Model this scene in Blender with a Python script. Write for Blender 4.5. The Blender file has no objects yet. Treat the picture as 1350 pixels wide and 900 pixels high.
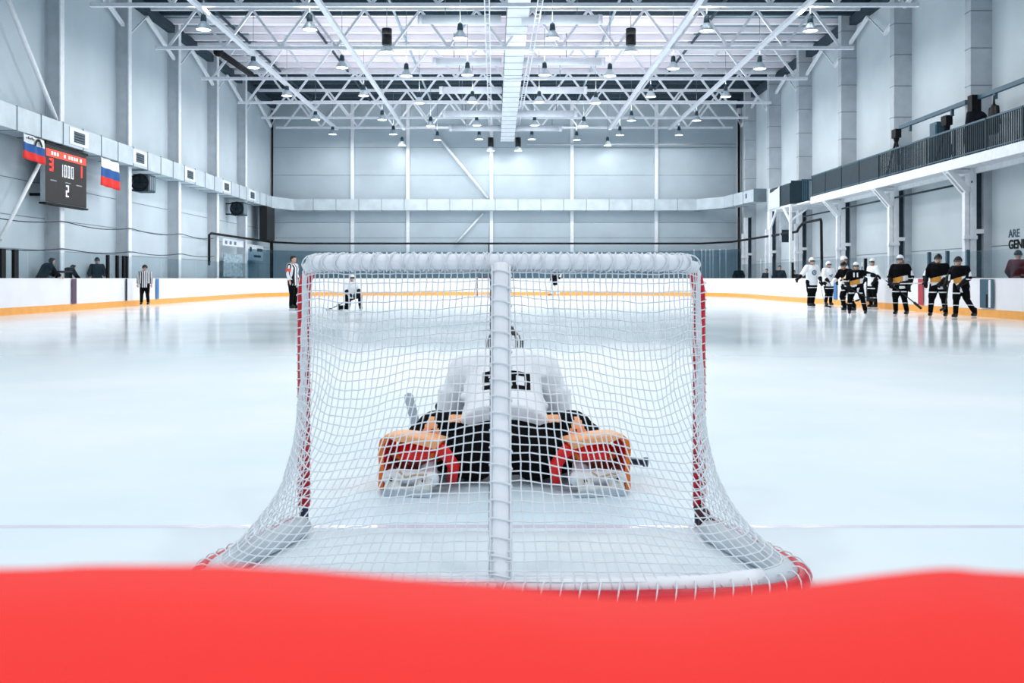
import bpy, bmesh, math, random
from mathutils import Vector, Matrix, Euler
from mathutils.bvhtree import BVHTree
random.seed(7)
SC = bpy.context.scene
COL = SC.collection
PI = math.pi
FPX, CX0, CY0, CAMH = 1210.0, 665.0, 367.0, 1.18

def at(x, y, Y):
    """point of the hall at distance Y seen at photo position x, y"""
    return Vector(((x - CX0) * Y / FPX, Y, CAMH - (y - CY0) * Y / FPX))
def ground(x, y):
    Y = FPX * CAMH / (y - CY0)
    return Vector(((x - CX0) * Y / FPX, Y, 0))

# ------------------------------------------------------------------ materials
def lin(c):
    return tuple(((v / 255) / 12.92 if v / 255 <= 0.04045 else ((v / 255 + 0.055) / 1.055) ** 2.4) for v in c) + (1,)
MATS = {}
def mat(name, rgb, rough=0.6, metal=0.0, vary=0.06, scale=6.0, bump=0.0, spec=0.4, emit=0.0, coat=0.0):
    if name in MATS: return MATS[name]
    m = bpy.data.materials.new(name); m.use_nodes = True
    nt = m.node_tree; b = nt.nodes['Principled BSDF']
    c = lin(rgb)
    b.inputs['Roughness'].default_value = rough
    b.inputs['Metallic'].default_value = metal
    b.inputs['Specular IOR Level'].default_value = spec
    b.inputs['Coat Weight'].default_value = coat
    tc = nt.nodes.new('ShaderNodeTexCoord')
    n = nt.nodes.new('ShaderNodeTexNoise'); n.inputs['Scale'].default_value = scale; n.inputs['Detail'].default_value = 4
    nt.links.new(tc.outputs['Object'], n.inputs['Vector'])
    r = nt.nodes.new('ShaderNodeValToRGB')
    r.color_ramp.elements[0].position = 0.3; r.color_ramp.elements[1].position = 0.7
    r.color_ramp.elements[0].color = tuple(max(0, v * (1 - vary)) for v in c[:3]) + (1,)
    r.color_ramp.elements[1].color = tuple(min(1, v * (1 + vary)) for v in c[:3]) + (1,)
    nt.links.new(n.outputs['Fac'], r.inputs['Fac'])
    nt.links.new(r.outputs['Color'], b.inputs['Base Color'])
    if bump:
        bp = nt.nodes.new('ShaderNodeBump'); bp.inputs['Strength'].default_value = bump; bp.inputs['Distance'].default_value = 0.02
        nt.links.new(n.outputs['Fac'], bp.inputs['Height']); nt.links.new(bp.outputs['Normal'], b.inputs['Normal'])
    if emit:
        b.inputs['Emission Color'].default_value = c; b.inputs['Emission Strength'].default_value = emit
    MATS[name] = m
    return m

WHITE_STEEL = mat('white_steel', (226, 230, 238), 0.45)
M_WALL = mat('wall_panels', (187, 200, 209), 0.75, vary=0.05, scale=0.6, bump=0.05)
M_WALLR = mat('wall_panels_pale', (196, 207, 214), 0.75, vary=0.05, scale=0.6, bump=0.05)
M_WALLF = mat('wall_panels_end', (172, 186, 196), 0.75, vary=0.06, scale=0.5, bump=0.05)
M_COLUMN = mat('column_paint', (176, 184, 192), 0.7, vary=0.08, scale=2)
M_COLW = mat('column_white', (226, 230, 236), 0.6)
M_DUCT = mat('duct_sheet', (188, 200, 208), 0.5, 0.25, vary=0.1, scale=1.4)
M_DUCTW = mat('duct_pale', (222, 228, 236), 0.5, 0.1, vary=0.06, scale=2.5)
M_SEAM = mat('duct_seam', (112, 128, 138), 0.6)
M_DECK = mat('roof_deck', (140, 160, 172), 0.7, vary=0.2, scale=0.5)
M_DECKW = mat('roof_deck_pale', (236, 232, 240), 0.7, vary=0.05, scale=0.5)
M_PURLIN = mat('purlin_dark', (40, 58, 70), 0.7, vary=0.2)
M_BLACK = mat('black_steel', (9, 12, 17), 0.6, spec=.2)
M_TEAL = mat('dark_teal_paint', (16, 42, 54), 0.6, vary=0.2, scale=3)
M_TEALBLUE = mat('rail_blue', (52, 86, 104), 0.5)
M_BOARD = mat('board_white', (240, 240, 246), 0.35, vary=0.03, scale=1.2)
M_KICK = mat('kick_orange', (244, 172, 84), 0.4, vary=0.06, scale=3)
M_CONCRETE = mat('concrete', (120, 126, 130), 0.8, vary=0.15, scale=2)
M_RED = mat('goal_red', (200, 20, 44), 0.35, vary=0.05)
M_DARKRED = mat('goal_foot', (74, 30, 40), 0.5, vary=0.2)
M_NAVY = mat('navy_peg', (34, 48, 74), 0.5)
M_NET = mat('net_cord', (228, 234, 240), 0.7, vary=0.03, scale=30)
M_PAD = mat('white_vinyl', (236, 240, 246), 0.5, vary=0.04, scale=8, bump=0.15)
M_PADG = mat('grey_vinyl', (196, 206, 214), 0.55, vary=0.1, scale=8, bump=0.25)
M_SKIN = mat('skin', (206, 160, 138), 0.6)
M_HAIR = mat('hair_dark', (30, 24, 24), 0.7)
M_WJ = mat('jersey_white', (238, 241, 246), 0.8, vary=0.04, scale=9, bump=0.3)
M_BJ = mat('jersey_black', (5, 6, 11), 0.9, vary=0.2, scale=9, spec=.15)
M_BP = mat('pants_black', (4, 5, 9), 0.9, vary=0.2, scale=9, spec=.15)
M_OR = mat('jersey_orange', (216, 150, 66), 0.7, vary=0.1, scale=9)
M_HW = mat('helmet_white', (236, 238, 242), 0.3)
M_HB = mat('helmet_black', (18, 20, 26), 0.3)
M_GL = mat('glove_black', (10, 11, 16), 0.7, spec=.2)
M_BOOT = mat('boot_black', (14, 15, 20), 0.5)
M_HOLD = mat('holder_white', (226, 230, 236), 0.4)
M_STEEL = mat('blade_steel', (190, 198, 206), 0.25, 0.9)
M_COAT = mat('coat_dark', (15, 20, 27), 0.9, vary=0.2, scale=8, spec=.15)
M_MAROON = mat('coat_maroon', (84, 18, 30), 0.85, vary=0.1, scale=8)
M_GREYB = mat('logo_bluegrey', (92, 116, 140), 0.7)
M_PO = mat('pad_orange', (226, 116, 36), 0.45, vary=0.12, scale=7)
M_PSAL = mat('pad_salmon', (246, 176, 124), 0.5, vary=0.06, scale=9)
M_PRED = mat('pad_red', (236, 28, 26), 0.45, vary=0.1, scale=7)
M_PMAR = mat('pad_maroon', (140, 44, 20), 0.55, vary=0.2, scale=9)
M_STICKG = mat('stick_grey', (176, 186, 198), 0.5, vary=0.1, scale=20)
M_STICKB = mat('stick_black', (20, 22, 28), 0.5)
M_WOODW = mat('stick_pale', (214, 212, 210), 0.5)
M_LAMPDARK = mat('lamp_housing_dark', (52, 74, 84), 0.5, 0.3)
M_LAMPBLACK = mat('lamp_housing_black', (12, 14, 18), 0.5)
M_SHADE = mat('lamp_shade', (196, 208, 216), 0.35, 0.3)
M_BULB = mat('lamp_glow', (255, 255, 255), 0.5, emit=9.0)

def ref_stripes():
    m = bpy.data.materials.new('referee_stripes'); m.use_nodes = True
    nt = m.node_tree; b = nt.nodes['Principled BSDF']; b.inputs['Roughness'].default_value = 0.8
    tc = nt.nodes.new('ShaderNodeTexCoord'); sx = nt.nodes.new('ShaderNodeSeparateXYZ')
    nt.links.new(tc.outputs['Object'], sx.inputs[0])
    mu = nt.nodes.new('ShaderNodeMath'); mu.operation = 'MULTIPLY'; mu.inputs[1].default_value = 2 * PI / 0.085
    ad = nt.nodes.new('ShaderNodeMath'); ad.operation = 'ADD'
    y2 = nt.nodes.new('ShaderNodeMath'); y2.operation = 'MULTIPLY'; y2.inputs[1].default_value = 0.6
    nt.links.new(sx.outputs['Y'], y2.inputs[0])
    nt.links.new(sx.outputs['X'], ad.inputs[0]); nt.links.new(y2.outputs[0], ad.inputs[1])
    nt.links.new(ad.outputs[0], mu.inputs[0])
    sn = nt.nodes.new('ShaderNodeMath'); sn.operation = 'SINE'; nt.links.new(mu.outputs[0], sn.inputs[0])
    gt = nt.nodes.new('ShaderNodeMath'); gt.operation = 'GREATER_THAN'; gt.inputs[1].default_value = 0.0
    nt.links.new(sn.outputs[0], gt.inputs[0])
    mx = nt.nodes.new('ShaderNodeMix'); mx.data_type = 'RGBA'
    mx.inputs[6].default_value = lin((18, 20, 26)); mx.inputs[7].default_value = lin((232, 234, 240))
    nt.links.new(gt.outputs[0], mx.inputs[0]); nt.links.new(mx.outputs[2], b.inputs['Base Color'])
    return m
M_STRIPE = ref_stripes()

def glass_mat(name, tint, gloss):
    m = bpy.data.materials.new(name); m.use_nodes = True
    nt = m.node_tree
    for n in list(nt.nodes):
        if n.type == 'BSDF_PRINCIPLED': nt.nodes.remove(n)
    out = [n for n in nt.nodes if n.type == 'OUTPUT_MATERIAL'][0]
    t = nt.nodes.new('ShaderNodeBsdfTransparent'); t.inputs[0].default_value = lin(tint)
    g = nt.nodes.new('ShaderNodeBsdfGlossy'); g.inputs['Roughness'].default_value = 0.03
    lw = nt.nodes.new('ShaderNodeFresnel'); lw.inputs['IOR'].default_value = 1.3
    mm = nt.nodes.new('ShaderNodeMath'); mm.operation = 'MULTIPLY'; mm.inputs[1].default_value = gloss
    nt.links.new(lw.outputs[0], mm.inputs[0])
    mx = nt.nodes.new('ShaderNodeMixShader')
    nt.links.new(mm.outputs[0], mx.inputs[0]); nt.links.new(t.outputs[0], mx.inputs[1]); nt.links.new(g.outputs[0], mx.inputs[2])
    nt.links.new(mx.outputs[0], out.inputs[0])
    return m
M_GLASS = glass_mat('rink_glass', (247, 250, 251), 0.2)
M_GLASSD = glass_mat('end_glass', (206, 220, 226), 0.25)

def ice_mat():
    m = bpy.data.materials.new('ice'); m.use_nodes = True
    nt = m.node_tree; b = nt.nodes['Principled BSDF']
    tc = nt.nodes.new('ShaderNodeTexCoord')
    n = nt.nodes.new('ShaderNodeTexNoise'); n.inputs['Scale'].default_value = 0.35; n.inputs['Detail'].default_value = 6
    nt.links.new(tc.outputs['Object'], n.inputs['Vector'])
    r = nt.nodes.new('ShaderNodeValToRGB')
    r.color_ramp.elements[0].position = 0.35; r.color_ramp.elements[1].position = 0.65
    r.color_ramp.elements[0].color = lin((220, 236, 244)); r.color_ramp.elements[1].color = lin((236, 244, 249))
    nt.links.new(n.outputs['Fac'], r.inputs['Fac']); nt.links.new(r.outputs['Color'], b.inputs['Base Color'])
    # fine skate scratches
    mp = nt.nodes.new('ShaderNodeMapping'); mp.inputs['Scale'].default_value = (1.0, 5.0, 1)
    nt.links.new(tc.outputs['Object'], mp.inputs['Vector'])
    n2 = nt.nodes.new('ShaderNodeTexNoise'); n2.inputs['Scale'].default_value = 5.0; n2.inputs['Detail'].default_value = 8
    nt.links.new(mp.outputs[0], n2.inputs['Vector'])
    bp = nt.nodes.new('ShaderNodeBump'); bp.inputs['Strength'].default_value = 0.03; bp.inputs['Distance'].default_value = 0.01
    nt.links.new(n2.outputs['Fac'], bp.inputs['Height']); nt.links.new(bp.outputs['Normal'], b.inputs['Normal'])
    rr = nt.nodes.new('ShaderNodeMapRange'); rr.inputs['To Min'].default_value = 0.08; rr.inputs['To Max'].default_value = 0.2
    nt.links.new(n.outputs['Fac'], rr.inputs['Value'])
    # scraped, snowy ice round the goal, polished ice further out
    sy = nt.nodes.new('ShaderNodeSeparateXYZ'); nt.links.new(tc.outputs['Object'], sy.inputs[0])
    sn = nt.nodes.new('ShaderNodeMapRange'); sn.inputs['From Min'].default_value = 6; sn.inputs['From Max'].default_value = 17
    sn.inputs['To Min'].default_value = 0.5; sn.inputs['To Max'].default_value = 0.0; nt.links.new(sy.outputs['Y'], sn.inputs['Value'])
    ad = nt.nodes.new('ShaderNodeMath'); ad.operation = 'ADD'; nt.links.new(sn.outputs[0], ad.inputs[0]); nt.links.new(rr.outputs[0], ad.inputs[1])
    nt.links.new(ad.outputs[0], b.inputs['Roughness'])
    b.inputs['IOR'].default_value = 1.31
    return m
M_ICE = ice_mat()
M_CREASE = mat('crease_paint', (214, 233, 244), 0.55, vary=0.04, scale=3)
M_LINE = mat('goal_line_paint', (228, 226, 243), 0.2, vary=0.05, scale=3)

# ------------------------------------------------------------------ mesh helpers
def link(name, me, m, parent=None):
    o = bpy.data.objects.new(name, me); COL.objects.link(o)
    if m is not None:
        for q in (m if isinstance(m, (list, tuple)) else [m]): me.materials.append(q)
    if parent is not None: o.parent = parent
    return o
def obj(name, bm, m, parent=None, smooth=False):
    me = bpy.data.meshes.new(name)
    bmesh.ops.recalc_face_normals(bm, faces=bm.faces)
    if smooth:
        for f in bm.faces: f.smooth = True
    bm.to_mesh(me); bm.free()
    return link(name, me, m, parent)
def tag(o, label, cat, group=None, kind=None):
    o['label'] = label; o['category'] = cat
    if group: o['group'] = group
    if kind: o['kind'] = kind
    return o
def struct(o, label=None):
    o['kind'] = 'structure'
    if label: o['label'] = label
    return o
def thing(name, label, cat, loc=(0, 0, 0), rz=0.0, group=None):
    o = bpy.data.objects.new(name, None); COL.objects.link(o); o.empty_display_size = 0.2
    o.location = loc; o.rotation_euler = (0, 0, rz)
    return tag(o, label, cat, group)
def B(): return bmesh.new()
def box(bm, x0, x1, y0, y1, z0, z1, mi=0):
    v = [bm.verts.new(p) for p in ((x0,y0,z0),(x1,y0,z0),(x1,y1,z0),(x0,y1,z0),(x0,y0,z1),(x1,y0,z1),(x1,y1,z1),(x0,y1,z1))]
    for q in ((0,3,2,1),(4,5,6,7),(0,1,5,4),(1,2,6,5),(2,3,7,6),(3,0,4,7)):
        f = bm.faces.new([v[i] for i in q]); f.material_index = mi
def obox(bm, M, x0, x1, y0, y1, z0, z1, mi=0):
    n = len(bm.verts); box(bm, x0, x1, y0, y1, z0, z1, mi); bm.verts.ensure_lookup_table()
    for v in bm.verts[n:]: v.co = M @ v.co
def frame_of(d, up=None):
    d = d.normalized()
    u = Vector(up) if up else (Vector((0, 0, 1)) if abs(d.z) < 0.95 else Vector((0, 1, 0)))
    a = d.cross(u).normalized(); b = a.cross(d).normalized()
    return a, b
def bar(bm, p, q, w, h=None, mi=0, up=None):
    """square bar from p to q"""
    p, q = Vector(p), Vector(q); h = w if h is None else h
    a, b = frame_of(q - p, up)
    v = []
    for c in (p, q):
        for sx, sy in ((-1,-1),(1,-1),(1,1),(-1,1)): v.append(bm.verts.new(c + a*sx*w/2 + b*sy*h/2))
    for q4 in ((3,2,1,0),(4,5,6,7),(0,1,5,4),(1,2,6,5),(2,3,7,6),(3,0,4,7)):
        f = bm.faces.new([v[i] for i in q4]); f.material_index = mi
def tube(bm, pts, r, n=8, closed=False, mi=0, cap=True):
    pts = [Vector(p) for p in pts]; N = len(pts)
    rs = r if isinstance(r, (list, tuple)) else [r] * N
    rings = []; pa = None
    for i, p in enumerate(pts):
        d = (pts[(i+1) % N] - pts[i-1]) if closed else (pts[min(i+1, N-1)] - pts[max(i-1, 0)])
        if d.length < 1e-9: d = Vector((0, 0, 1))
        d.normalize()
        if pa is None: a, b = frame_of(d)
        else:
            a = (pa - d * pa.dot(d))
            if a.length < 1e-6: a, b = frame_of(d)
            a.normalize(); b = a.cross(d).normalized()
        pa = a
        rings.append([bm.verts.new(p + (a*math.cos(2*PI*k/n) + b*math.sin(2*PI*k/n))*rs[i]) for k in range(n)])
    for i in range(N if closed else N-1):
        A, C = rings[i], rings[(i+1) % N]
        for k in range(n):
            f = bm.faces.new((A[k], A[(k+1) % n], C[(k+1) % n], C[k])); f.material_index = mi; f.smooth = True
    if cap and not closed:
        f = bm.faces.new(rings[0][::-1]); f.material_index = mi
        f = bm.faces.new(rings[-1]); f.material_index = mi
def lathe(bm, prof, c=(0,0,0), n=20, mi=0):
    """profile (r, z) turned about the vertical axis"""
    c = Vector(c); rings = []
    for r, z in prof:
        rings.append([bm.verts.new(c + Vector((r*math.cos(2*PI*k/n), r*math.sin(2*PI*k/n), z))) for k in range(n)] if r > 1e-6 else [bm.verts.new(c + Vector((0,0,z)))])
    for A, C in zip(rings, rings[1:]):
        for k in range(n):
            q = [A[k % len(A)], A[(k+1) % len(A)], C[(k+1) % len(C)], C[k % len(C)]]
            u = []
            for v in q:
                if v not in u: u.append(v)
            if len(u) > 2:
                f = bm.faces.new(u); f.material_index = mi; f.smooth = True
def ball(bm, c, r, rot=None, n=12, mi=0):
    r = r if isinstance(r, (list, tuple)) else (r, r, r)
    M = Matrix.Translation(Vector(c)) @ (rot.to_matrix().to_4x4() if rot is not None else Matrix()) @ Matrix.Diagonal((r[0], r[1], r[2], 1))
    g = bmesh.ops.create_uvsphere(bm, u_segments=n, v_segments=max(6, n*2//3), radius=1.0, matrix=M)
    for v in g['verts']:
        for f in v.link_faces: f.material_index = mi; f.smooth = True
def capsule(bm, p, q, r0, r1, n=12):
    p, q = Vector(p), Vector(q)
    ball(bm, p, r0, n=n); ball(bm, q, r1, n=n)
    tube(bm, [p, q], [r0, r1], n=n)
def frustum(bm, p, q, e0, e1, n=20, ax=(1, 0, 0)):
    """flat-ended elliptical frustum; e = (radius along ax, radius across)"""
    p, q = Vector(p), Vector(q); d = (q - p).normalized(); a = Vector(ax); a = (a - d*a.dot(d)).normalized(); b = d.cross(a)
    R = []
    for c, e in ((p, e0), (q, e1)):
        R.append([bm.verts.new(c + a*math.cos(2*PI*k/n)*e[0] + b*math.sin(2*PI*k/n)*e[1]) for k in range(n)])
    for k in range(n): bm.faces.new((R[0][k], R[0][(k+1) % n], R[1][(k+1) % n], R[1][k]))
    bm.faces.new(R[0][::-1]); bm.faces.new(R[1])
def fused(name, bm, voxel, m, parent=None, smooth=4, paint=None, fac=0.5):
    """one continuous skin round everything in bm"""
    bmesh.ops.recalc_face_normals(bm, faces=bm.faces)
    me = bpy.data.meshes.new(name + '_raw'); bm.to_mesh(me); bm.free()
    t = bpy.data.objects.new(name + '_raw', me); COL.objects.link(t)
    r = t.modifiers.new('r', 'REMESH'); r.mode = 'VOXEL'; r.voxel_size = voxel; r.use_smooth_shade = True
    if smooth:
        s = t.modifiers.new('s', 'SMOOTH'); s.factor = fac; s.iterations = smooth
    dg = bpy.context.evaluated_depsgraph_get()
    out = bpy.data.meshes.new_from_object(t.evaluated_get(dg))
    out.name = name
    bpy.data.objects.remove(t); bpy.data.meshes.remove(me)
    out.materials.clear()
    o = link(name, out, m, parent)
    for p in out.polygons:
        p.use_smooth = True
        if paint: p.material_index = paint(p.center)
    return o
def sweep(bm, path, sect, mi=0, closed=False):
    """cross-section (offset to the path's right, z) swept along a plan path of (x, y)"""
    N = len(path); P = [Vector((p[0], p[1])) for p in path]; rings = []
    for i in range(N):
        d0 = (P[i] - P[i-1]).normalized() if i else (P[1]-P[0]).normalized()
        d1 = (P[i+1] - P[i]).normalized() if i < N-1 else d0
        t = (d0 + d1).normalized(); nrm = Vector((t.y, -t.x)); k = 1 / max(0.3, t.dot(d1))
        rings.append([bm.verts.new((P[i].x + nrm.x*o*k, P[i].y + nrm.y*o*k, z)) for o, z in sect])
    n = len(sect)
    for A, C in zip(rings, rings[1:]):
        for k in range(n):
            f = bm.faces.new((A[k], A[(k+1) % n], C[(k+1) % n], C[k])); f.material_index = mi
    f = bm.faces.new(rings[0][::-1]); f.material_index = mi
    f = bm.faces.new(rings[-1]); f.material_index = mi
def copy_tree(o, parent=None):
    c = o.copy(); COL.objects.link(c)
    if parent is not None: c.parent = parent
    for ch in list(o.children): copy_tree(ch, c)
    return c
def resample(pts, n):
    pts = [Vector(p) for p in pts]; L = [0]
    for a, b in zip(pts, pts[1:]): L.append(L[-1] + (b-a).length)
    out = []; j = 0
    for i in range(n):
        s = L[-1]*i/(n-1)
        while j < len(L)-2 and L[j+1] < s: j += 1
        t = (s - L[j]) / max(1e-9, L[j+1]-L[j]); out.append(pts[j].lerp(pts[j+1], min(1, max(0, t))))
    return out
def catmull(pts, n=10):
    P = [Vector(p) for p in pts]; P = [P[0]*2 - P[1]] + P + [P[-1]*2 - P[-2]]; out = []
    for i in range(1, len(P)-2):
        for k in range(n):
            t = k/n; a, b, c, d = P[i-1], P[i], P[i+1], P[i+2]
            out.append(0.5*((2*b) + (c-a)*t + (2*a-5*b+4*c-d)*t*t + (3*b-a-3*c+d)*t**3))
    out.append(P[-2]); return out

SEG = {'0': 'abcdef', '1': 'bc', '2': 'abged', '3': 'abgcd', '5': 'afgcd'}
def digit_rects(ch, x, z, w, h, t):
    """rectangles of a block digit; x, z lower corner"""
    R = {'a': (x, x+w, z+h-t, z+h), 'd': (x, x+w, z, z+t), 'g': (x, x+w, z+h/2-t/2, z+h/2+t/2),
         'f': (x, x+t, z+h/2, z+h), 'e': (x, x+t, z, z+h/2), 'b': (x+w-t, x+w, z+h/2, z+h), 'c': (x+w-t, x+w, z, z+h/2)}
    return [R[s] for s in SEG[ch]]
def decal(name, target, rects, origin, U, V, D, m, parent, cell=0.012, lift=0.004):
    """cloth appliqué laid onto the surface of target (shapes in the U, V plane, laid along D)"""
    me = target.data; T = BVHTree.FromPolygons([v.co.copy() for v in me.vertices], [tuple(p.vertices) for p in me.polygons])
    U, V, D, origin = Vector(U).normalized(), Vector(V).normalized(), Vector(D).normalized(), Vector(origin)
    bm = B()
    for shp in rects:
        if isinstance(shp, tuple):
            x0, x1, z0, z1 = shp
            nx, nz = max(1, int((x1-x0)/cell+.5)), max(1, int((z1-z0)/cell+.5))
            g = [[(x0+(x1-x0)*i/nx, z0+(z1-z0)*j/nz) for i in range(nx+1)] for j in range(nz+1)]
        else: g = shp
        vv = []
        for row in g:
            r_ = []
            for u, w in row:
                h, nn, _, _ = T.ray_cast(origin + U*u + V*w - D*2.0, D)
                r_.append(bm.verts.new(h - D*lift) if h else None)
            vv.append(r_)
        for a, b in zip(vv, vv[1:]):
            for k in range(len(a)-1):
                q = (a[k], a[k+1], b[k+1], b[k])
                if None not in q:
                    try: bm.faces.new(q)
                    except ValueError: pass
    o = obj(name, bm, m, parent)
    s = o.modifiers.new('thick', 'SOLIDIFY'); s.thickness = 0.003
    return o
def ring_grid(r0, r1, n=24):
    return [[((r0+(r1-r0)*j/2)*math.cos(2*PI*i/n), (r0+(r1-r0)*j/2)*math.sin(2*PI*i/n)) for i in range(n+1)] for j in range(3)]

# ================================================================== the hall
XL, XR, YF, YB, ZR = -16.75, 17.0, 66.0, -4.0, 14.0
bm = B(); box(bm, XL-.3, XR+.3, YB, YF+.3, -0.3, -0.03); struct(obj('floor', bm, M_CONCRETE), 'grey concrete hall floor around the rink')
BL, BR, BF, RC = -15.9, 14.7, 64.3, 7.0
def rink_path(off=0.0, y0=12.0):
    """plan line of the boards; off moves it outward"""
    p = [(BL-off, y0), (BL-off, BF-RC)]
    for k in range(1, 13):
        a = PI - k/12*PI/2; p.append((BL+RC+math.cos(a)*(RC+off), BF-RC+math.sin(a)*(RC+off)))
    for k in range(0, 13):
        a = PI/2 - k/12*PI/2; p.append((BR-RC+math.cos(a)*(RC+off), BF-RC+math.sin(a)*(RC+off)))
    p.append((BR-off*-1, y0)); return p
bm = B()
pl = rink_path(0.0, 0.9)
vs = [bm.verts.new((x, y, 0)) for x, y in pl]; vb = [bm.verts.new((x, y, -0.029)) for x, y in pl]
bm.faces.new(vs[::-1]); bm.faces.new(vb)
for i in range(len(vs)): bm.faces.new((vs[i-1], vs[i], vb[i], vb[i-1]))
struct(obj('floor_ice', bm, M_ICE), 'smooth pale blue ice sheet of the rink')
# paint in the ice: goal line and crease
GX, GY = -0.014, 4.365
bm = B(); box(bm, BL+1.5, BR-1.5, GY-.025, GY+.025, 0.0, 0.0012); struct(obj('floor_goal_line', bm, M_LINE), 'thin faded goal line across the ice')
bm = B(); N = 28
vs = [bm.verts.new((GX + .93*math.cos(PI*k/N), GY + .03 + 1.35*math.sin(PI*k/N), 0.0015)) for k in range(N+1)]
f = bm.faces.new(vs); r = bmesh.ops.extrude_face_region(bm, geom=[f])
bmesh.ops.translate(bm, verts=[v for v in r['geom'] if isinstance(v, bmesh.types.BMVert)], vec=(0, 0, -0.0014))
struct(obj('floor_crease', bm, M_CREASE), 'pale blue half-round goal crease')

# walls with horizontal panel joints
def wall(name, x0, x1, y0, y1, m, label, joints, face):
    bm = B(); box(bm, x0, x1, y0, y1, -0.3, ZR+.4)
    for z in joints:
        if face == '+x': box(bm, x1-.001, x1+.012, y0, y1, z-.012, z+.012, 1)
        if face == '-x': box(bm, x0-.012, x0+.001, y0, y1, z-.012, z+.012, 1)
        if face == '-y': box(bm, x0, x1, y0-.012, y0+.001, z-.012, z+.012, 1)
    return struct(obj(name, bm, [m, M_SEAM]), label)
wall('wall_left', XL-.3, XL, YB, YF, M_WALL, 'tall pale grey-blue panel wall with the scoreboard', (2.2, 3.35, 4.6), '+x')
wall('wall_right', XR, XR+.3, YB, YF, M_WALLR, 'tall pale grey panel wall above and below the balcony', (2.3,), '-x')
wall('wall_back', XL-.3, XR+.3, YF, YF+.3, M_WALLF, 'grey-blue end wall of the hall', (4.1, 5.2, 8.6, 10.6), '-y')

# columns
def column(name, label, cx0, cx1, cy0, cy1, z0, z1, web=None):
    o = thing(name, label, 'column', ((cx0+cx1)/2, (cy0+cy1)/2, 0)); o['kind'] = 'structure'
    return o
for i, Y in enumerate((27.5, 33.6, 39.7, 45.8, 51.9, 57.6)):
    bm = B(); w = .3
    box(bm, XL, XL+.06, Y-w/2, Y+w/2, -.03, ZR); box(bm, XL+.06, XL+.52, Y-w/2+.04, Y+w/2-.04, -.03, ZR)
    box(bm, XL+.52, XL+.57, Y-w/2, Y+w/2, -.03, ZR, 1)  # room-side flange coloured paler for the light it catches
    struct(obj('column', bm, [M_COLUMN, M_COLW]), 'steel column with lit edge coloured pale on the scoreboard wall, %s from the goal net' % ('first','second','third','fourth','fifth','sixth')[i])
for i, Y in enumerate((26.0, 32.2, 38.5, 44.5, 50.9, 56.6, 62.2)):
    bm = B(); x0, x1 = XR-.74, XR
    box(bm, x0, x1, Y-.2, Y+.2, 5.3, ZR)                                           # boxed-in upper length
    for k in range(6): box(bm, x0-.012, x1, Y-.212, Y+.212, 6.6+k*1.3, 6.63+k*1.3, 1)
    box(bm, x0, x0+.2, Y-.2, Y+.2, -.03, 5.3, 2); box(bm, x1-.28, x1, Y-.2, Y+.2, -.03, 5.3, 0); box(bm, x0+.2, x1-.28, Y-.02, Y+.2, -.03, 5.3, 3)  # web coloured dark for the shade between the flanges
    box(bm, x0+.2, x1-.28, Y-.2, Y-.02, 2.75, 2.9, 2)
    box(bm, x0-.18, x0-.03, Y-.15, Y+.05, -.03, 4.2, 2)                            # side pipe strapped on
    box(bm, x0-.24, x0+.22, Y-.24, Y-.05, 2.55, 2.68, 2)
    struct(obj('column', bm, [M_COLUMN, M_SEAM, M_COLW, M_PURLIN]), 'boxed column on the balcony wall, %s from the goal net' % ('first','second','third','fourth','fifth','sixth','seventh')[i])
for i, x in enumerate((358, 465, 538, 648, 754, 865, 974)):
    c = at(x, 300, YF); bm = B(); box(bm, c.x-.12, c.x+.12, YF-.16, YF, -.03, ZR-.3)
    struct(obj('column', bm, M_COLW), 'slim white post up the end wall, %s from the scoreboard wall' % ('first','second','third','fourth','fifth','sixth','seventh')[i])

# diagonal wall braces
def brace(p, q, r, label, m=M_COLW):
    bm = B(); tube(bm, [p, q], r, 8); return tag(obj('wall_brace', bm, m), label, 'brace')
def lw(x, y, X=XL+.62):     # a photo position on a plane X
    Y = FPX * X / (x - CX0); return at(x, y, Y)
brace(lw(2, -22), lw(74, 158), .085, 'upper diagonal white tube on the scoreboard wall above the duct')
brace(lw(53, 214), lw(0, 316), .065, 'lower diagonal white tube on the scoreboard wall below the flag')
brace(at(566, 165, YF-.25), at(643, 261, YF-.25), .09, 'diagonal brace high on the end wall above the duct')
brace(at(637, 281, YF-.25), at(600, 322, YF-.25), .07, 'diagonal brace on the end wall below the duct')

# roof
bm = B(); CXN = 60
nseg = 170
def deck(bm, x0, x1, y0, y1, z, mi):
    n = max(4, int((y1-y0)/0.3)); prev = None
    for i in range(n+1):
        y = y0 + (y1-y0)*i/n; zz = z + (0.05 if i % 2 else 0.0)
        cur = (bm.verts.new((x0, y, zz)), bm.verts.new((x1, y, zz)))
        if prev: f = bm.faces.new((prev[0], prev[1], cur[1], cur[0])); f.material_index = mi
        prev = cur
box(bm, XL-.3, XR+.3, YB, YF+.3, ZR+.2, ZR+.5)
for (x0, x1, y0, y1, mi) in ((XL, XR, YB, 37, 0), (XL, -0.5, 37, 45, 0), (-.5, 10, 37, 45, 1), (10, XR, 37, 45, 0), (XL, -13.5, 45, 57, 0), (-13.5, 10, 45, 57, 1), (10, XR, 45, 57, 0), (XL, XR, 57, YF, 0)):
    deck(bm, x0, x1, y0, y1, ZR+.05, mi)  # middle stretches take a paler deck colour
ceil_o = struct(obj('ceiling', bm, [M_DECK, M_DECKW]), 'corrugated roof deck, paler in the middle')
Y = 30.0; k = 0
while Y < 66:
    bm = B(); box(bm, XL, XR, Y-.09, Y+.09, ZR-.22, ZR+.05); obj('purlin', bm, M_PURLIN if not (45 < Y < 57) else M_DECKW, ceil_o); Y += 1.55
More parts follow.
